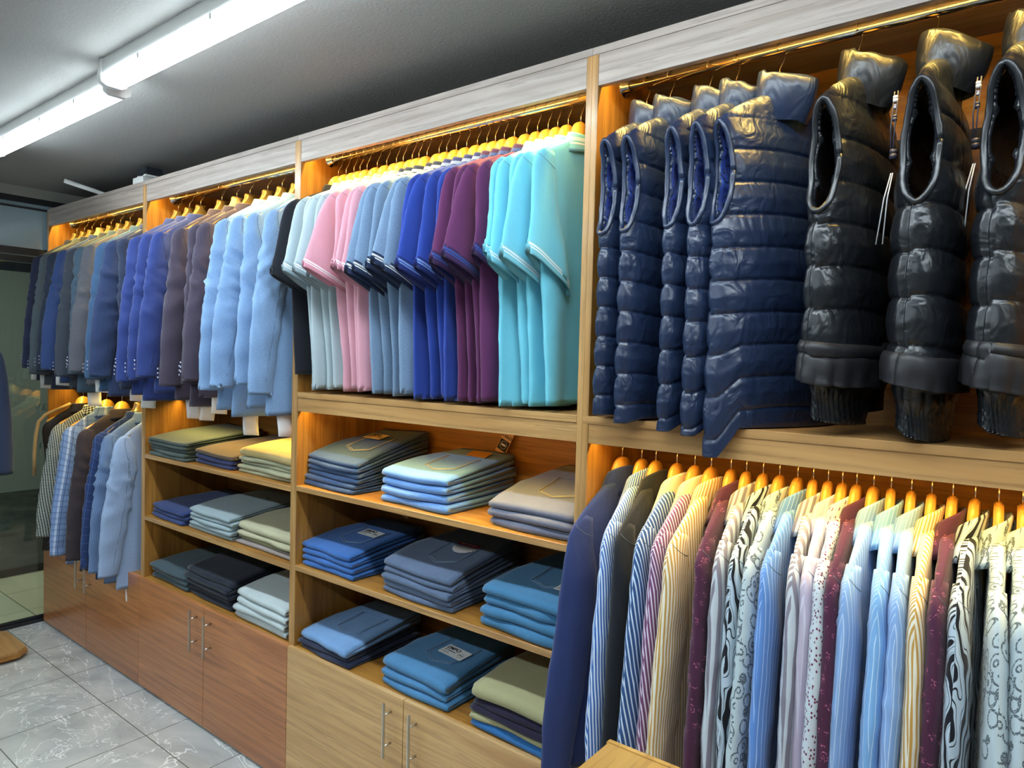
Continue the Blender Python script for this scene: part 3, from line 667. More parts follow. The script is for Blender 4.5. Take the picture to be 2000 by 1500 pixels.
for k, (x, c, wd, ins) in enumerate(LO):
    rz = (-.25,-.12,-.04,-.03,-.05,.0,.05)[k]
    blazer(x, 1.372, BM[c], 400+k, rz, length=.93 if k != 1 else .86, slv=(.8,.80,.87,.86,.86,.86,.85)[k], out=(0,.02,.015,0,0,0,.02)[k], label='%s blazer on the lower rail by the glass' % wd, group='blazers on the lower rail', buttons=(k in (2,5)), paper=2 if k in (3,6) else 0, inside=bool(ins), lining=BM['lining'])
    place_hanger('wood' if k < 4 else 'dark', x, 1.372, rz, '%s hanger holding the %s blazer' % ('wooden' if k < 4 else 'bronze plastic', wd), 'hangers on the lower blazer rail')
# ---- padded vests
VM = {'navy': nylon('navy_nylon', hexc('1c2944')), 'black': nylon('black_nylon', hexc('15181d'))}
LIN = {'navy': cloth('blue_print_lining', hexc('2c58c8'), 'paisley', .5, col2=hexc('10204e')), 'black': plain('black_lining', (.01,.01,.013), .5)}
def vest(x, c, seed, T, rz, per=.072, top=-.155, hem=-.862, w=.185, dip=0., elastic=False, label='', cords=False, big=1., lean=0.):
    g = random.Random(seed); m = VM[c]; t = empty('padded_vest', (x, .13, 2.30), rz); tag(t, label, 'vest', '%s padded vests on the rail' % c)
    W = w
    body = [(.062,-.118,.030),(.085,-.128,.032),(.13,-.150,.032),(W-.012,-.178,.028),(W+.004,-.196,.026),(W+.003,-.24,T*.75),(W+.002,-.32,T*.9),(W+.002,-.40,T),(W+.006,-.46,T*1.04),(W+.006,-.60,T*1.05),(W+.008,-.74,T*1.05)]
    if elastic: body += [(W+.003,hem+.135,T*.98),(W-.003,hem+.105,T*.93),(W-.012,hem+.078,T*.86),(W-.020,hem+.052,T*.77),(W-.024,hem+.03,T*.73),(W-.024,hem,T*.74)]
    else: body += [(W+.010,hem+.03,T*1.05),(W+.008,hem,T*1.0)]
    ctrl = [(-a,z,a,z,tt,.012+lean*max(0,-z-.2)) for a,z,tt in body]
    nz = Noise(seed, 400, 7, False, (1,.16)); n2 = Noise(seed+3, 22, 7, True, (.8,1)); ph = g.uniform(0,.03)
    def norm(v, th, u, Z):
        s = (-Z-.20+ph+.010*np.sin(u*9+seed))/per; fr = np.abs(((s+.5)%1)-.5)*per          # distance to nearest seam line
        puff = (.0085*big*np.clip(fr/(per/2),0,1)**.38 - .002*np.exp(-(fr/.003)**2))*np.clip((-Z-.17)/.04,0,1)
        gather = .0016*nz(u, Z)*np.exp(-fr/.014)*np.clip((-Z-.14)/.04,0,1)
        crease = .0022*n2(u, Z*1.)*np.clip(fr/.02,0,1)
        groove = -.010*np.exp(-((np.sin(th)*T+.012)/.0035)**2)*(np.cos(th) < 0 if False else 1)*np.clip((-Z-.41)/.02,0,1)
        out = puff+gather+crease+groove
        if elastic:
            k = np.clip((-Z+hem+.062)/.02*1.0,0,1); k = np.clip(((-Z)-(-hem-.060))/.018,0,1); k2 = np.clip(((-Z)-(-hem-.125))/.05,0,1)
            out = (out*(1-k2)+k2*(.0045+2.2*crease+.0022*np.sin(th*17+seed)))*(1-k)+k*(.0032*np.sin(th*44+3*np.sin(Z*40)))
        return out
    def warp(X, Y, Z):
        if dip: Z = Z - dip*np.clip((-.140-Y)/.045,0,1)*np.clip((-Z-.62)/.22,0,1)
        if elastic: Z = Z - .03*np.clip((Y+.2)/.4,0,1)*0 - .035*np.clip((X+.05)/.1,0,1)*np.clip((-Z-.6)/.2,0,1)*np.where(Y<0,1,.3)
        return X, Y, Z
    nr, nc = 250, 176
    def hole(v, th, z, y): return ((z+.305)/.108)**2 + (math.sin(th)/.46)**2 < 1
    b = tube('body', m, t, ctrl, nr, nc, norm=norm, seed=seed, lip=0, warp=warp, hole=hole, cap=False, mats=[m, LIN[c]], sm=2, fix=False, rev=True)
    md = b.modifiers.new('padding', 'SOLIDIFY'); md.thickness = .011; md.offset = -1; md.material_offset = 1; md.material_offset_rim = 0
    G = GRID['body']
    # binding around each armhole
    for c0 in (0, math.pi):
        pts = []
        for k in range(61):
            a = 2*PI*k/60; st = .47*math.cos(a); z = -.305+.111*math.sin(a)
            th = (math.asin(st) if c0 == 0 else PI-math.asin(st)) % (2*PI); j = th/(2*PI)*nc; j0 = int(j) % nc; f = j-int(j)
            col = G[:,j0]*(1-f)+G[:,(j0+1)%nc]*f; i = int(np.argmin(np.abs(col[:,2]-z))); pts.append(tuple(col[i]))
        for _ in range(5):
            q_ = np.array(pts[:60]); q_ = (np.roll(q_,1,0)+2*q_+np.roll(q_,-1,0))/4; pts = [tuple(v) for v in q_]+[tuple(q_[0])]
        V, F = sweep([pts], .0062, 8)
        rr = random.Random(seed+5); V = [v+Vector((rr.uniform(-1,1),rr.uniform(-1,1),rr.uniform(-1,1)))*.0008 for v in V]
        mk('armhole_binding', V, F, m, t)
    # stand collar, zipped, leaning towards the front
    n = 56; V, F = [], []; rows = [(.066,.038,-.160,.010),(.071,.044,-.140,.012),(.073,.050,-.115,.016),(.073,.052,-.09,.020),(.071,.052,-.070,.023),(.067,.048,-.065,.023),(.064,.045,-.070,.022),(.062,.043,-.09,.018),(.060,.036,-.13,.012)]
    rr = Noise(seed, 3, 5)
    for k,(wy,tx,z,sh) in enumerate(rows):
        for j in range(n):
            a = 2*PI*j/n; xx = tx*math.sin(a); pt = max(0, math.sin(a))**6
            V.append((sh+xx*(1+.2*max(0,math.sin(a)))+.012*pt, -wy*math.cos(a)*(1-.25*pt), z-.45*(xx+.01)+.005*float(rr(np.array(a*2.),np.array(k*.7)))))
    for k in range(len(rows)-1):
        for j in range(n): F.append((k*n+j, k*n+(j+1)%n, (k+1)*n+(j+1)%n, (k+1)*n+j))
    UV = [q for k in range(len(rows)-1) for j in range(n) for q in ((j*.008,k*.02),((j+1)*.008,k*.02),((j+1)*.008,(k+1)*.02),(j*.008,(k+1)*.02))]
    mk('collar', V, F, m, t, UV)
    if cords:
        cx, cy = -.055, -.075
        V, F = sweep([[(cx,cy,-.17),(cx-.004,cy-.002,-.24),(cx-.002,cy,-.30)],[(cx+.006,cy,-.17),(cx+.003,cy-.002,-.24),(cx+.001,cy,-.30)]], .0014, 6); dc = mk('drawcord', V, F, M['cord'], t)
        for zz, r_, mm in ((-.185,.006,M['silver']),(-.20,.004,M['cordclip']),(-.222,.0055,M['cord']),(-.293,.009,M['cord'])):
            V, F = sweep([[(cx+.002,cy,zz+r_),(cx+.002,cy,zz)],[(cx+.002,cy,zz),(cx+.002,cy,zz-r_)]], lambda q: r_*.8, 8); mk('cord_bead', V, F, mm, dc)
        V, F = sweep([[(cx,cy-.002,-.33),(cx-.01,cy-.006,-.38),(cx-.02,cy-.01,-.47)],[(cx+.003,cy-.002,-.33),(cx-.004,cy-.006,-.38),(cx-.008,cy-.01,-.47)]], .0013, 6); mk('tag_loop', V, F, M['clear'], t)
    return t
# torso from shoulder to collar stays clear of the hanger
VX = [(-.410,'navy',.032,-.10),(-.345,'navy',.036,-.14),(-.243,'navy',.032,-.10),(-.178,'navy',.038,-.14),(-.078,'navy',.046,-.42),(.085,'black',.050,-.16),(.228,'black',.056,-.04),(.372,'black',.056,-.16)]
VL = ['navy quilted vest hanging next to the unit divider, leftmost vest', 'navy quilted vest, second vest from the divider', 'navy quilted vest, third vest from the divider, narrow in view', 'navy quilted vest just left of the widest navy one, blue print lining', 'navy quilted vest showing its broad front, hem hanging over the ledge',
 'black quilted vest with elastic hem next to the navy vests', 'black quilted vest with open armhole and drawcord, middle of the three black', 'black quilted vest with drawcord at the right edge']
for k, (x, c, T, rz) in enumerate(VX):
    bl = c == 'black'
    vest(x, c, 500+k, T, rz, per=.083 if bl else .070, hem=(-.80,-.82,-.80)[k-5] if bl else (-.845,-.85,-.85,-.85,-.853)[k], dip=(.0,.01,.02,.025,.065,0,0,0)[k], elastic=bl, label=VL[k], cords=(k >= 6), big=1.15 if bl else 1.)
    place_hanger('wood', x, 2.30, rz, 'wooden hanger inside the %s' % ('leftmost navy vest','second navy vest','third navy vest','fourth navy vest','broad navy vest','leftmost black vest','middle black vest','right-edge black vest')[k], 'wooden hangers of the vests')

# ---- long-sleeved shirts
def shirt(x, mat, seed, rz=0., label='', group='', cmat=None, out=0.):
    g = random.Random(seed); t = empty('long_sleeved_shirt', (x, .13, 1.395), rz); tag(t, label, 'shirt', group)
    bod = torso([(.050,-.124,.016),(.070,-.134,.016),(.11,-.160,.015),(.155,-.193,.014),(.184,-.216,.014),(.190,-.260,.015),(.180,-.36,.016),(.178,-.50,.017),(.175,-.65,.018),(.172,-.80,.018),(.170,-.84,.018)])
    tube('body', mat, t, bod, 48, 52, fold=folds(seed, .010, (5,12), .12, .5), seed=seed, wr=.0022, wf=24, e=.6)
    o = .003; a = g.uniform(-.008,.008)
    sl = [(-.150,-.196,-.118,-.210,.0135,0.),(-.182,-.216,-.108,-.24,.0150,.0),(-.199,-.244,-.100,-.30,.0175,.0),(-.208-out*.2,-.31,-.096,-.38,.021,o),(-.222-out*.5+a,-.46,-.102-out*.2,-.50,.022,o),(-.236-out+a,-.64,-.118-out*.5,-.65,.020,o),(-.242-out+a,-.80,-.138-out*.8,-.80,.017,o),(-.242-out+a,-.86,-.150-out,-.862,.016,o)]
    nz = Noise(seed, 34, 7, True, (1,.38))
    sv = tube('sleeve', mat, t, sl, 50, 30, norm=lambda v, th, u, z: .0034*nz(u, v)*np.clip(v/.15,0,1), fold=folds(seed+2, .006, (5,9), .05, .5), seed=seed+1, lip=.02, e=.9)
    seam(sv, [(2.4+1.0*math.sin(a*PI/12), 8+13.5*a) for a in range(13)], M['seam_light'])
    tube('sleeve', mat, t, flip(sl), 18, 18, seed=seed+3, lip=.02)
    collar_band('collar', cmat or mat, t, -.098, -.165, .050, .078, .025, .034, tilt=-.014, sh=-.003, low=.03, rise=.016)
    return t
Wt = hexc('dfe4ea')
SM = {'navy': cloth('shirt_navy', hexc('2b3a6b')), 'bluestripe': cloth('shirt_blue_white_stripe', hexc('3567b8'), 'stripes', col2=hexc('cfe0f4'), p=.0085, duty=.5, slant=.1), 'black': cloth('shirt_black', hexc('1d2129')),
 'widestripe': cloth('shirt_denim_white_stripe', hexc('2f5288'), 'stripes', col2=hexc('c9dcf0'), p=.012, duty=.34, slant=.22), 'plumstripe': cloth('shirt_plum_white_stripe', hexc('74456f'), 'stripes', col2=hexc('dcd2e6'), p=.0105, duty=.38, slant=.18),
 'mustard': cloth('shirt_mustard_white_stripe', hexc('c2984a'), 'stripes', col2=hexc('e6e2d2'), p=.0105, duty=.55, slant=.04), 'maroon': cloth('shirt_maroon_print', hexc('4c2440'), 'floral', col2=hexc('b5668a')), 'brownstripe': cloth('shirt_grey_brown_stripe', hexc('85818f'), 'stripes', col2=hexc('c2ccd6'), p=.026, duty=.5),
 'marble': cloth('shirt_black_white_swirl', hexc('b9ccdc'), 'marble', col2=hexc('10131f')), 'paisley': cloth('shirt_white_paisley', hexc('b9cbd3'), 'paisley', col2=hexc('59666f')), 'thinblue': cloth('shirt_blue_thin_stripe', hexc('5f8dd4'), 'stripes', col2=hexc('b4d0f4'), p=.013, duty=.14),
 'lilac': cloth('shirt_lilac', hexc('bdb4cc'), 'stripes', col2=hexc('cfcde0'), p=.03, duty=.3), 'dash': cloth('shirt_white_maroon_dash', hexc('c6d2dc'), 'dash', col2=hexc('6a2648')), 'skyblue': cloth('shirt_sky_thin_stripe', hexc('7fb2e6'), 'stripes', col2=hexc('c4e0f8'), p=.014, duty=.13), 'skygrey': cloth('shirt_sky_grey_stripe', hexc('86ace0'), 'stripes', col2=hexc('bfd6f2'), p=.012, duty=.16),
 'cream': cloth('shirt_cream_collar', hexc('e3d7c0'))}
SX = [-.449,-.392,-.352,-.294,-.247,-.205,-.156,-.119,-.080,-.043,-.003,.030,.061,.090,.118,.151,.184,.221,.257,.293,.330,.368,.405,.45,.50]
SCN = [('navy','plain navy'),('bluestripe','blue and white striped'),('black','plain black'),('widestripe','denim blue striped'),('plumstripe','plum and white striped'),('mustard','mustard striped'),('maroon','maroon printed'),('brownstripe','wide grey-brown striped'),('marble','black and white swirl print'),('paisley','white paisley'),('thinblue','mid blue thin-striped'),('brownstripe','wide grey-brown striped'),('lilac','lilac'),('dash','white shirt with maroon dashes'),('maroon','maroon printed'),('skygrey','pale blue thin-striped'),('skyblue','sky blue thin-striped'),('skygrey','pale blue thin-striped'),('mustard','mustard striped'),('maroon','maroon printed'),('marble','black and white swirl print'),('paisley','white paisley'),('paisley','white paisley'),('thinblue','mid blue thin-striped'),('navy','plain navy')]
nbr = [w_ for _, w_ in SCN]
cnt = {}
for k, (x, (c, wd)) in enumerate(zip(SX, SCN)):
    n = sum(1 for q in SCN if q[1] == wd); i = cnt.get(wd, 0); cnt[wd] = i+1; o_ = ordw(i, n)
    rz = -.03+.03*((k*29)%5-2)+(-.08 if k == 0 else 0); base = wd if 'shirt' in wd else wd+' long-sleeved shirt'
    if k >= 7: rz += .05
    shirt(x, SM[c], 600+k, rz, '%s on the lower rail%s' % (base, ', '+o_ if o_ else ''), '%s shirts on the lower rail' % wd.replace(' shirt',''), SM['cream'] if c in ('widestripe','plumstripe') else None, out=(.04,.01,.0,.01,-.01)[k] if k < 5 else -.01+.008*((k*3)%4))
    place_hanger('steep', x, 1.395, rz, 'wooden hanger of the %s%s' % (base, ', '+o_ if o_ else ''), 'wooden hangers of the long-sleeved shirts')

# ================================================================== folded trousers
def fold_item(w, d, t, mat, x0, y0, zb, zs, seed, hgt, name='folded_jeans', taper=.5, rzj=0.):
    """one folded garment; zs is the shelf, all z heights rise towards the back"""
    g = random.Random(seed); nz = Noise(seed, 9, 5); nzs = Noise(int(zs*1000), 8, 5)
    hl = t/2; gp = .0012; R = hl*.98; n = 9; P = []
    ys = [R+(d-R)*k/n for k in range(n+1)]
    P += [(y, 0, 0) for y in reversed(ys)]
    P += [(R-R*math.sin(a), hl-hl*math.cos(a), 0) for a in [PI*k/8 for k in range(1,8)]]
    P += [(y, t, 0) for y in ys]
    P += [(y, hl+gp, 0) for y in (d-.003, d*.7, d*.4, .03)] + [(.012, hl, 0)] + [(y, hl-gp, 0) for y in (.03, d*.4, d*.7, d-.003)]
    m = len(P); nx = 16; V, F, UV = [], [], []
    per = np.r_[0, np.cumsum([math.hypot(P[(k+1)%m][0]-P[k][0], P[(k+1)%m][1]-P[k][1]) for k in range(m)])]
    jx, jy = g.uniform(-.008,.008), g.uniform(-.006,.008)
    for i in range(nx+1):
        s = i/nx; x = s*w
        q = min(s,1-s)*nx; sq = 1 if q >= 1.0 else (.80 if q < .5 else 1)
        for (y, z, _) in P:
            yy = y + .010*float(nz(np.array(s*.6), np.array(.0)))*(1-y/d) + .012*(1-s)**2*(1-y/d)
            zz = (z-hl)*sq+hl
            z_ = (zb + zz)
            rise = 1+hgt*min(1,max(0,(yy-.02)/d))**.8
            lx = x + (1-s)*taper*w*max(0,(yy-.16))/d*.6 + .004*float(nz(np.array(z*60.), np.array(yy*4)))*(1 if i in (0,nx) else 0)
            wob = .0070*float(nzs(np.array(x*1.3+x0*2), np.array(yy*1.2)))*min(1,z_/.03) + .0016*float(nz(np.array(x*3), np.array(yy*3.)))
            V.append((lx, yy, z_*rise+wob))
    for i in range(nx):
        for k in range(m):
            k2 = (k+1)%m; F.append((i*m+k, i*m+k2, (i+1)*m+k2, (i+1)*m+k))
            UV += [(i/nx*w, per[k]),(i/nx*w, per[k+1]),((i+1)/nx*w, per[k+1]),((i+1)/nx*w, per[k])]
    F.append(tuple(range(m))); UV += [(P[k][0], P[k][1]) for k in range(m)]
    F.append(tuple(nx*m+k for k in reversed(range(m)))); UV += [(P[k][0], P[k][1]) for k in reversed(range(m))]
    o = mk(name, V, F, mat, None, UV)
    o.location = (x0+jx, y0+jy, zs+.0005); o.rotation_euler = (0,0,rzj+g.uniform(-.02,.02))
    top = lambda X, Y: (zb+t)*(1+hgt*min(1,max(0,(Y-.02)/d))**.8) + .0070*float(nzs(np.array(X*1.3+x0*2), np.array(Y*1.2)))*min(1,(zb+t)/.03) + .0016*float(nz(np.array(X*3), np.array(Y*3.)))
    return o, top
def pocket(o, top, cx, cy, sc, mat, stitch, rot=0.):
    out = [(-.075,.085),(.075,.085),(.068,-.045),(.0,-.075),(-.068,-.045)]
    def dens(pp):
        r = []
        for k in range(len(pp)-1):
            for q in range(6): f = q/6; r.append((pp[k][0]*(1-f)+pp[k+1][0]*f, pp[k][1]*(1-f)+pp[k+1][1]*f))
        return r+[pp[-1]]
    def P(x, y, h=.0022): X = cx+sc*(x*math.cos(rot)-y*math.sin(rot)); Y = cy+sc*(x*math.sin(rot)+y*math.cos(rot)); return (X, Y, top(X,Y)+h)
    paths = [[P(*q) for q in dens([out[0],out[4],out[3],out[2],out[1]])], [P(*q) for q in dens([(-.067,.085),(-.061,-.040),(0,-.067),(.061,-.040),(.067,.085)])]]
    V, F = sweep(paths, .0009, 5); mk('pocket_stitching', V, F, stitch, o)
    V, F = sweep([[P(*q, .001) for q in dens([out[0],out[4],out[3],out[2],out[1],out[0]])]], .0016, 5); mk('pocket_edge', V, F, mat, o)
def card(o, top, cx, cy, rot, cmat, wd=.098, ht=.05, full=True, lift=.006):
    z = max(top(cx+a*wd/2, cy+b*ht/2) for a in (-1,0,1) for b in (-1,0,1))+lift*.5
    tilt = math.atan2(top(cx, cy+.04)-top(cx, cy-.04), .08)
    e = box('brand_card', -wd/2, wd/2, -ht/2, ht/2, 0, .0008, cmat, o, 0); e.location = (cx, cy, z); e.rotation_euler = (tilt, 0, rot); e['label'] = 'brand card with bold black lettering'
    text('lettering', 'EMPO', .0235, M['ink'], e, (-wd*.44, ht*.08, .0012), (0,0,0)).data.offset = .00015
    if full:
        text('lettering', 'SLIM NARROW-X', .0068, M['ink'], e, (-wd*.44, -ht*.10, .0011), (0,0,0)); boxes('fine_print', [(-wd*.44,-wd*.44+.004+.0305*f,y_,y_+.0016,.0009,.0012) for f,y_ in ((.9,-ht*.24),(1.1,-ht*.34))], M['seam_light'], e, 0)
        V, F = sweep([[(wd*.30+.0115*math.cos(a), -.004+.0115*math.sin(a), .001) for a in [2*PI*k/24 for k in range(25)]]], .0004, 4); mk('ring_mark', V, F, M['ink'], e); text('lettering', 'EMPO', .0062, M['ink'], e, (wd*.30, -.006, .0011), (0,0,0), align='CENTER')
DN = lambda n, c, k='denim': cloth('denim_'+n, hexc(c), k, .9, var=.2)
D = {'ink': DN('ink','304c74'), 'light': DN('light','6391d2'), 'greybrown': DN('greybrown','62687c'), 'bright': DN('bright','2f62a8'), 'slate': DN('slate','52637f'), 'teal': DN('teal','3a739c'), 'faded': DN('faded','6f97c8'), 'navy': DN('navy','1e2743'), 'mid': DN('mid','437ba8'), 'azure': DN('azure','2468a8')}
CH = lambda n, c: cloth('chino_'+n, hexc(c), 'plain', .9, var=.15)
D.update({'khaki': CH('khaki','a09d76'), 'aubergine': CH('aubergine','1f1b33'), 'olive': CH('olive','44514c'), 'brown': CH('brown','5a4c40'), 'indigo': CH('indigo','2c3560'), 'stone_lit': CH('stone_lit','c0aa70'), 'stone': CH('stone','a6a688'), 'deep': CH('deep','2b3c6e'), 'mist': CH('mist','93a4aa'), 'cream': CH('cream','b5b293'), 'moss': CH('moss','8c8a68'), 'taupe': CH('taupe','958a86'), 'petrol': CH('petrol','42545c'), 'ebony': CH('ebony','1b2230'), 'pearl': CH('pearl','bcc8ca')})
NM = {'ink':'dark blue','light':'light blue','greybrown':'grey-brown','bright':'bright blue','slate':'slate blue','teal':'teal blue','faded':'faded blue','navy':'dark navy','mid':'mid blue','azure':'azure blue','khaki':'khaki','aubergine':'dark aubergine','olive':'olive grey','brown':'brown','indigo':'indigo','stone_lit':'LED-tinted stone','stone':'stone','deep':'navy','mist':'mist grey','cream':'cream','moss':'moss green','taupe':'taupe','petrol':'petrol grey','ebony':'near-black','pearl':'pearl grey'}
POS = ('bottom','second from bottom','third from bottom','fourth from bottom','fifth from bottom','sixth from bottom')
def stack(cols, x0, x1, y0, zs, t, seed, kind, where, d=.345, hgt=.55, feat=None, taper=.5):
    w = x1-x0; z = 0; n = len(cols)
    for k, c in enumerate(cols):
        tt = t if not isinstance(t, (list,tuple)) else t[k]
        o, top = fold_item(w, d, tt*.94, D[c], x0, y0, z, zs, seed*31+k, hgt, 'folded_'+kind, taper)
        pos = 'topmost' if k == n-1 else POS[k]
        tag(o, '%s folded %s, %s of the %s' % (NM[c], kind, pos, where), kind, 'folded %s in the %s' % (kind, where))
        z += tt
    if kind == 'jeans' and feat is not False: pocket(o, top, w*.58, .145, .95, D[cols[-1]], M['thread'] if c in ('light','greybrown','ink') else M['thread_blue'], feat.get('prot', 0.) if feat else 0.)
    return o, top, w
Z1, Z2, Z3 = 1.107, .817, .5185
S3 = lambda col, row: '%s stack, %s denim shelf' % (col, row)
o, top, w = stack(['ink']*6, -1.69, -1.405, .025, Z1, .0185, 1, 'jeans', S3('left','top'), hgt=.75); card(o, top, w*.52, .205, -.10, plain('cream_card', hexc('e8cf90'), .6), .10, .052)
o, top, w = stack(['light']*4, -1.285, -.985, .025, Z1, .027, 2, 'jeans', S3('middle','top'), hgt=.45)
# leather patch and standing hang tag on this one
pt = box('leather_patch', -.045, .045, -.022, .022, 0, .002, plain('tan_leather', hexc('c08a3a'), .5), o, .0008); pt.location = (w*.68, .27, top(w*.68,.27)+.005); pt.rotation_euler = (.3,0,-.05)
tg = box('hang_tag', -.022, .022, -.001, 0, 0, .12, M['card_tan'], o, 0); tg.location = (w*.76, .352, top(w*.76,.34)-.004); tg.rotation_euler = (-.12,.42,0)
box('tag_panel', -.020, .020, -.0016, -.001, .012, .05, M['ink'], tg, 0)
V, F = sweep([[(.0135*math.cos(a), -.002, .032+.0135*math.sin(a)) for a in [2*PI*k/24 for k in range(25)]]], .0006, 4); mk('ring_mark', V, F, M['card'], tg)
boxes('ring_bar', [(-.009,.009,-.0024,-.0016,.029,.036)], M['card'], tg, 0); text('lettering', 'EMPO', .0165, M['ink'], tg, (.0, -.0018, .070), (PI/2,PI,0), align='CENTER')
boxes('fine_print', [(-.013,.013-.003*(q%2),-.0016,-.001,.088+.006*q,.0895+.006*q) for q in range(5)], M['seam'], tg, 0)
stack(['greybrown']*3, -.825, -.53, .02, Z1, .025, 3, 'jeans', S3('right','top'), hgt=.95)
o, top, w = stack(['bright']*4, -1.69, -1.40, .01, Z2, .0215, 4, 'jeans', S3('left','middle'), hgt=.5, feat={'prot':-.1}); card(o, top, w*.66, .175, -.06, M['card'], .10, .052)
sp = box('hang_tag', -.022, .022, -.001, 0, 0, .035, M['card_tan'], o, 0); sp.location = (w*.62, .348, top(w*.6,.34)+.02); sp.rotation_euler = (0,.3,0)
o, top, w = stack(['slate']*5, -1.255, -.945, .005, Z2, .021, 5, 'jeans', S3('middle','middle'), hgt=.62)
# striped half-round pocket badge with a maroon tab
n = 14; V = []; F = []
for k in range(n+1):
    a = PI+PI*k/n; X = w*.63+.05*math.cos(a); Y = .205+.045*math.sin(a); V += [(X, Y, top(X,Y)+.0035), (X, .205, top(X,.205)+.0035)]
for k in range(n): F.append((2*k, 2*k+2, 2*k+3, 2*k+1))
tb = NT('black_white_striped_badge'); sx = tb.n('ShaderNodeSeparateXYZ', i_0=tb.obj()).outputs[0]
bd = mk('striped_badge', V, F, tb.fin(tb.mix(tb.math('LESS_THAN', tb.math('FRACT', tb.math('MULTIPLY', sx, 150.)), .62), (.02,.02,.03), (.8,.8,.8)), .7), o, fix=False); md = bd.modifiers.new('thick','SOLIDIFY'); md.thickness = .0008
mt = box('maroon_tab', -.045, .045, -.009, .009, 0, .0015, plain('maroon_tab', hexc('7a1434'), .6), o, 0); mt.location = (w*.64, .215, top(w*.64,.215)+.005); mt.rotation_euler = (.15,0,0)
V, F = sweep([[(-.034+.0028*q, .0035*math.sin(q*1.9)*(1 if q%3 else .4), .0018) for q in range(25)]], .0006, 4); mk('script_stitching', V, F, M['card'], mt)
o, top, w = stack(['teal']*4, -.825, -.53, .0, Z2, .030, 6, 'jeans', S3('right','middle'), hgt=.35); card(o, top, w*.86, .10, -.05, M['card'], .10, .052)
stack(['navy','navy','faded'], -1.68, -1.40, .0, Z3, [.018,.018,.03], 7, 'jeans', S3('left','bottom'), hgt=.7)
o, top, w = stack(['mid']*3, -1.245, -.95, .0, Z3, [.024,.024,.036], 8, 'jeans', S3('middle','bottom'), hgt=.45, feat={'prot':-.15}); card(o, top, w*.66, .15, -.12, M['card'], .108, .056)
sp = box('hang_tag', -.022, .022, -.001, 0, 0, .035, M['card'], o, 0); sp.location = (w*.74, .35, top(w*.74,.34)+.012); sp.rotation_euler = (0,.3,0)
stack(['azure','khaki','aubergine','aubergine','khaki'], -.845, -.53, -.01, Z3, [.027,.02,.02,.02,.045], 9, 'chinos', S3('right','bottom'), hgt=.35, feat=False)
S2 = lambda col, row: '%s stack, %s chino shelf' % (col, row)
Y1, Y2 = 1.0985, .809
stack(['olive']*5, -2.86, -2.50, .0, Y1, .0165, 11, 'chinos', S2('left','top'), hgt=.6, d=.37)
stack(['indigo','indigo','brown'], -2.475, -2.17, .02, Y1, .021, 12, 'chinos', S2('middle','top'), hgt=.7, d=.36)
stack(['stone']*4+['stone_lit']*1, -2.145, -1.76, .03, Y1, [.016,.016,.016,.016,.034], 13, 'chinos', S2('right','top'), hgt=.45)  # topmost stone chinos have the LED's yellow light put into their colour
def logo(o, top, x, y, mat, r=.012):
    V, F = sweep([[(x+r*math.cos(a), y+r*.6*math.sin(a), top(x,y)+.004) for a in [2*PI*k/16 for k in range(13)]]], .0009, 5); mk('embroidered_mark', V, F, mat, o)
for args, lg in (((['deep']*3, -2.86, -2.55, .01, Y2, .020, 14, 'chinos', S2('left','middle')), M['ink']), ((['mist']*5, -2.52, -2.17, .02, Y2, .0185, 15, 'chinos', S2('middle','middle')), M['ink']), ((['taupe','moss','cream','cream'], -2.16, -1.755, .03, Y2, [.018,.018,.02,.032], 16, 'chinos', S2('right','middle')), None),
 ((['petrol']*3, -2.86, -2.53, .01, Z3, .024, 17, 'chinos', S2('left','bottom')), M['silver']), ((['ebony']*5, -2.55, -2.17, .015, Z3, .023, 18, 'chinos', S2('middle','bottom')), M['silver']), ((['pearl']*4, -2.115, -1.755, .0, Z3, .028, 19, 'chinos', S2('right','bottom')), None)):
    o, top, w = stack(*args, hgt=.5, d=.36)
    if lg: logo(o, top, w*.72, .24, lg)

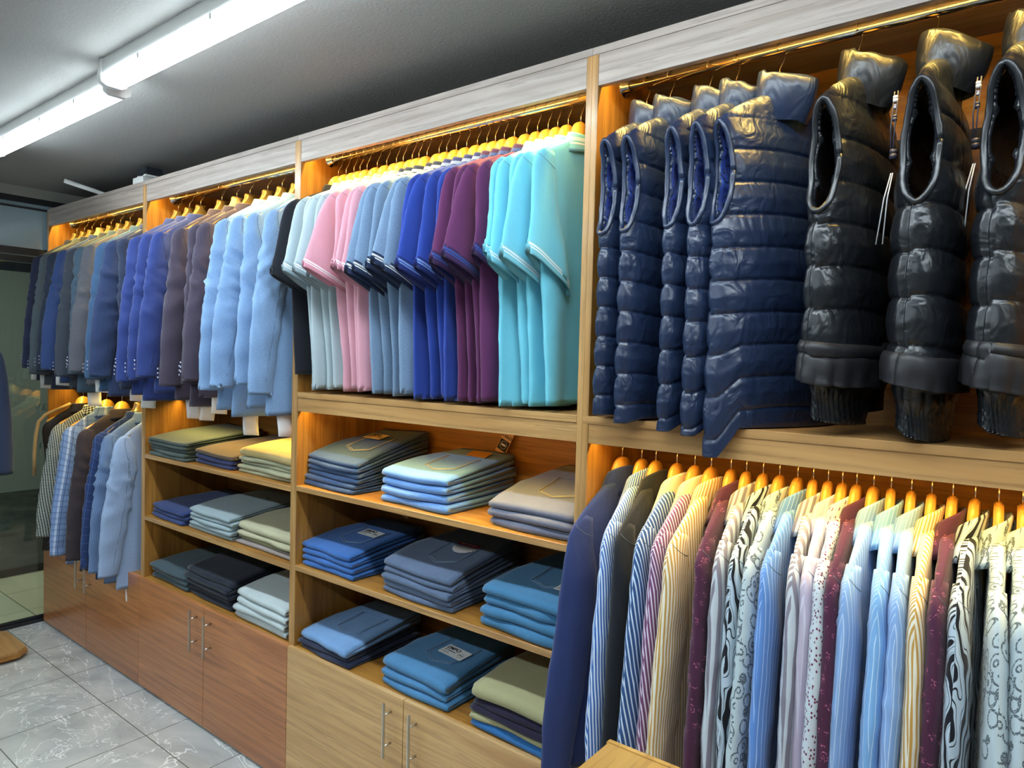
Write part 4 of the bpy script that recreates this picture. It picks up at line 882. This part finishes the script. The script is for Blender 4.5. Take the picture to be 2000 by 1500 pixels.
# ================================================================== mannequin in a suit jacket at the left edge
t = empty('suit_mannequin', (-3.80, -.43, 0)); tag(t, 'mannequin in a dark navy jacket on a wooden base at the left edge', 'mannequin')
oct_ = [(.20,.15),(.15,.20),(-.15,.20),(-.20,.15),(-.20,-.15),(-.15,-.20),(.15,-.20),(.20,-.15)]
def slab(name, pts, z0, z1, mat, sc=1.):
    n = len(pts); V = [(x*sc,y*sc,z0) for x,y in pts]+[(x*sc,y*sc,z1) for x,y in pts]
    return mk(name, V, [tuple(reversed(range(n))), tuple(range(n,2*n))]+[(i,(i+1)%n,(i+1)%n+n,i+n) for i in range(n)], mat, t, smooth=False)
slab('base_foot', oct_, 0, .018, M['walnut_x'], .8); slab('base', oct_, .018, .036, M['walnut_x'], 1.); slab('base_top', oct_, .036, .05, M['oak_x'], .97)
V, F = sweep([[(0,0,.048),(0,0,.9),(.05,-.095,1.0)]], .016, 14); mk('pole', V, F, M['chrome'], t)
jm = BM['darknavy']
def mt_tube(name, ctrl, nr, nc, **k):
    o = tube(name, jm, t, ctrl, nr, nc, **k); o.location = (.05,-.095,1.66); o.rotation_euler = (0,0,.0); return o
mt_tube('jacket', torso([(.05,-.02,.05),(.10,-.04,.07),(.17,-.07,.08),(.205,-.11,.085),(.20,-.2,.10),(.185,-.35,.10),(.175,-.45,.095),(.19,-.6,.11),(.20,-.78,.115),(.20,-.80,.115)]), 40, 48)
for sgn in (1,-1):
    c_ = [(-.17*sgn,-.07,-.13*sgn,-.10,.03,0),(-.215*sgn,-.10,-.13*sgn,-.16,.045,0),(-.235*sgn,-.2,-.14*sgn,-.24,.05,0),(-.25*sgn,-.4,-.165*sgn,-.42,.045,.01),(-.255*sgn,-.6,-.175*sgn,-.61,.038,.03),(-.25*sgn,-.72,-.18*sgn,-.725,.035,.04)]
    mt_tube('sleeve', c_, 30, 24, wr=.002)
V, F = sweep([[(.05,-.095,1.58),(.05,-.095,1.72)]], .045, 18); mk('neck_form', V, F, plain('mannequin_neck', hexc('cdb9a0'), .6), t)

# lettering becomes plain meshes
dg = bpy.context.evaluated_depsgraph_get()
for o in [o for o in bpy.data.objects if o.type == 'FONT']:
    me = bpy.data.meshes.new_from_object(o.evaluated_get(dg)); n_ = bpy.data.objects.new('lettering_mesh', me); COL.objects.link(n_)
    n_.parent = o.parent; n_.location = o.location; n_.rotation_euler = o.rotation_euler
    bpy.data.objects.remove(o); n_.name = 'lettering'
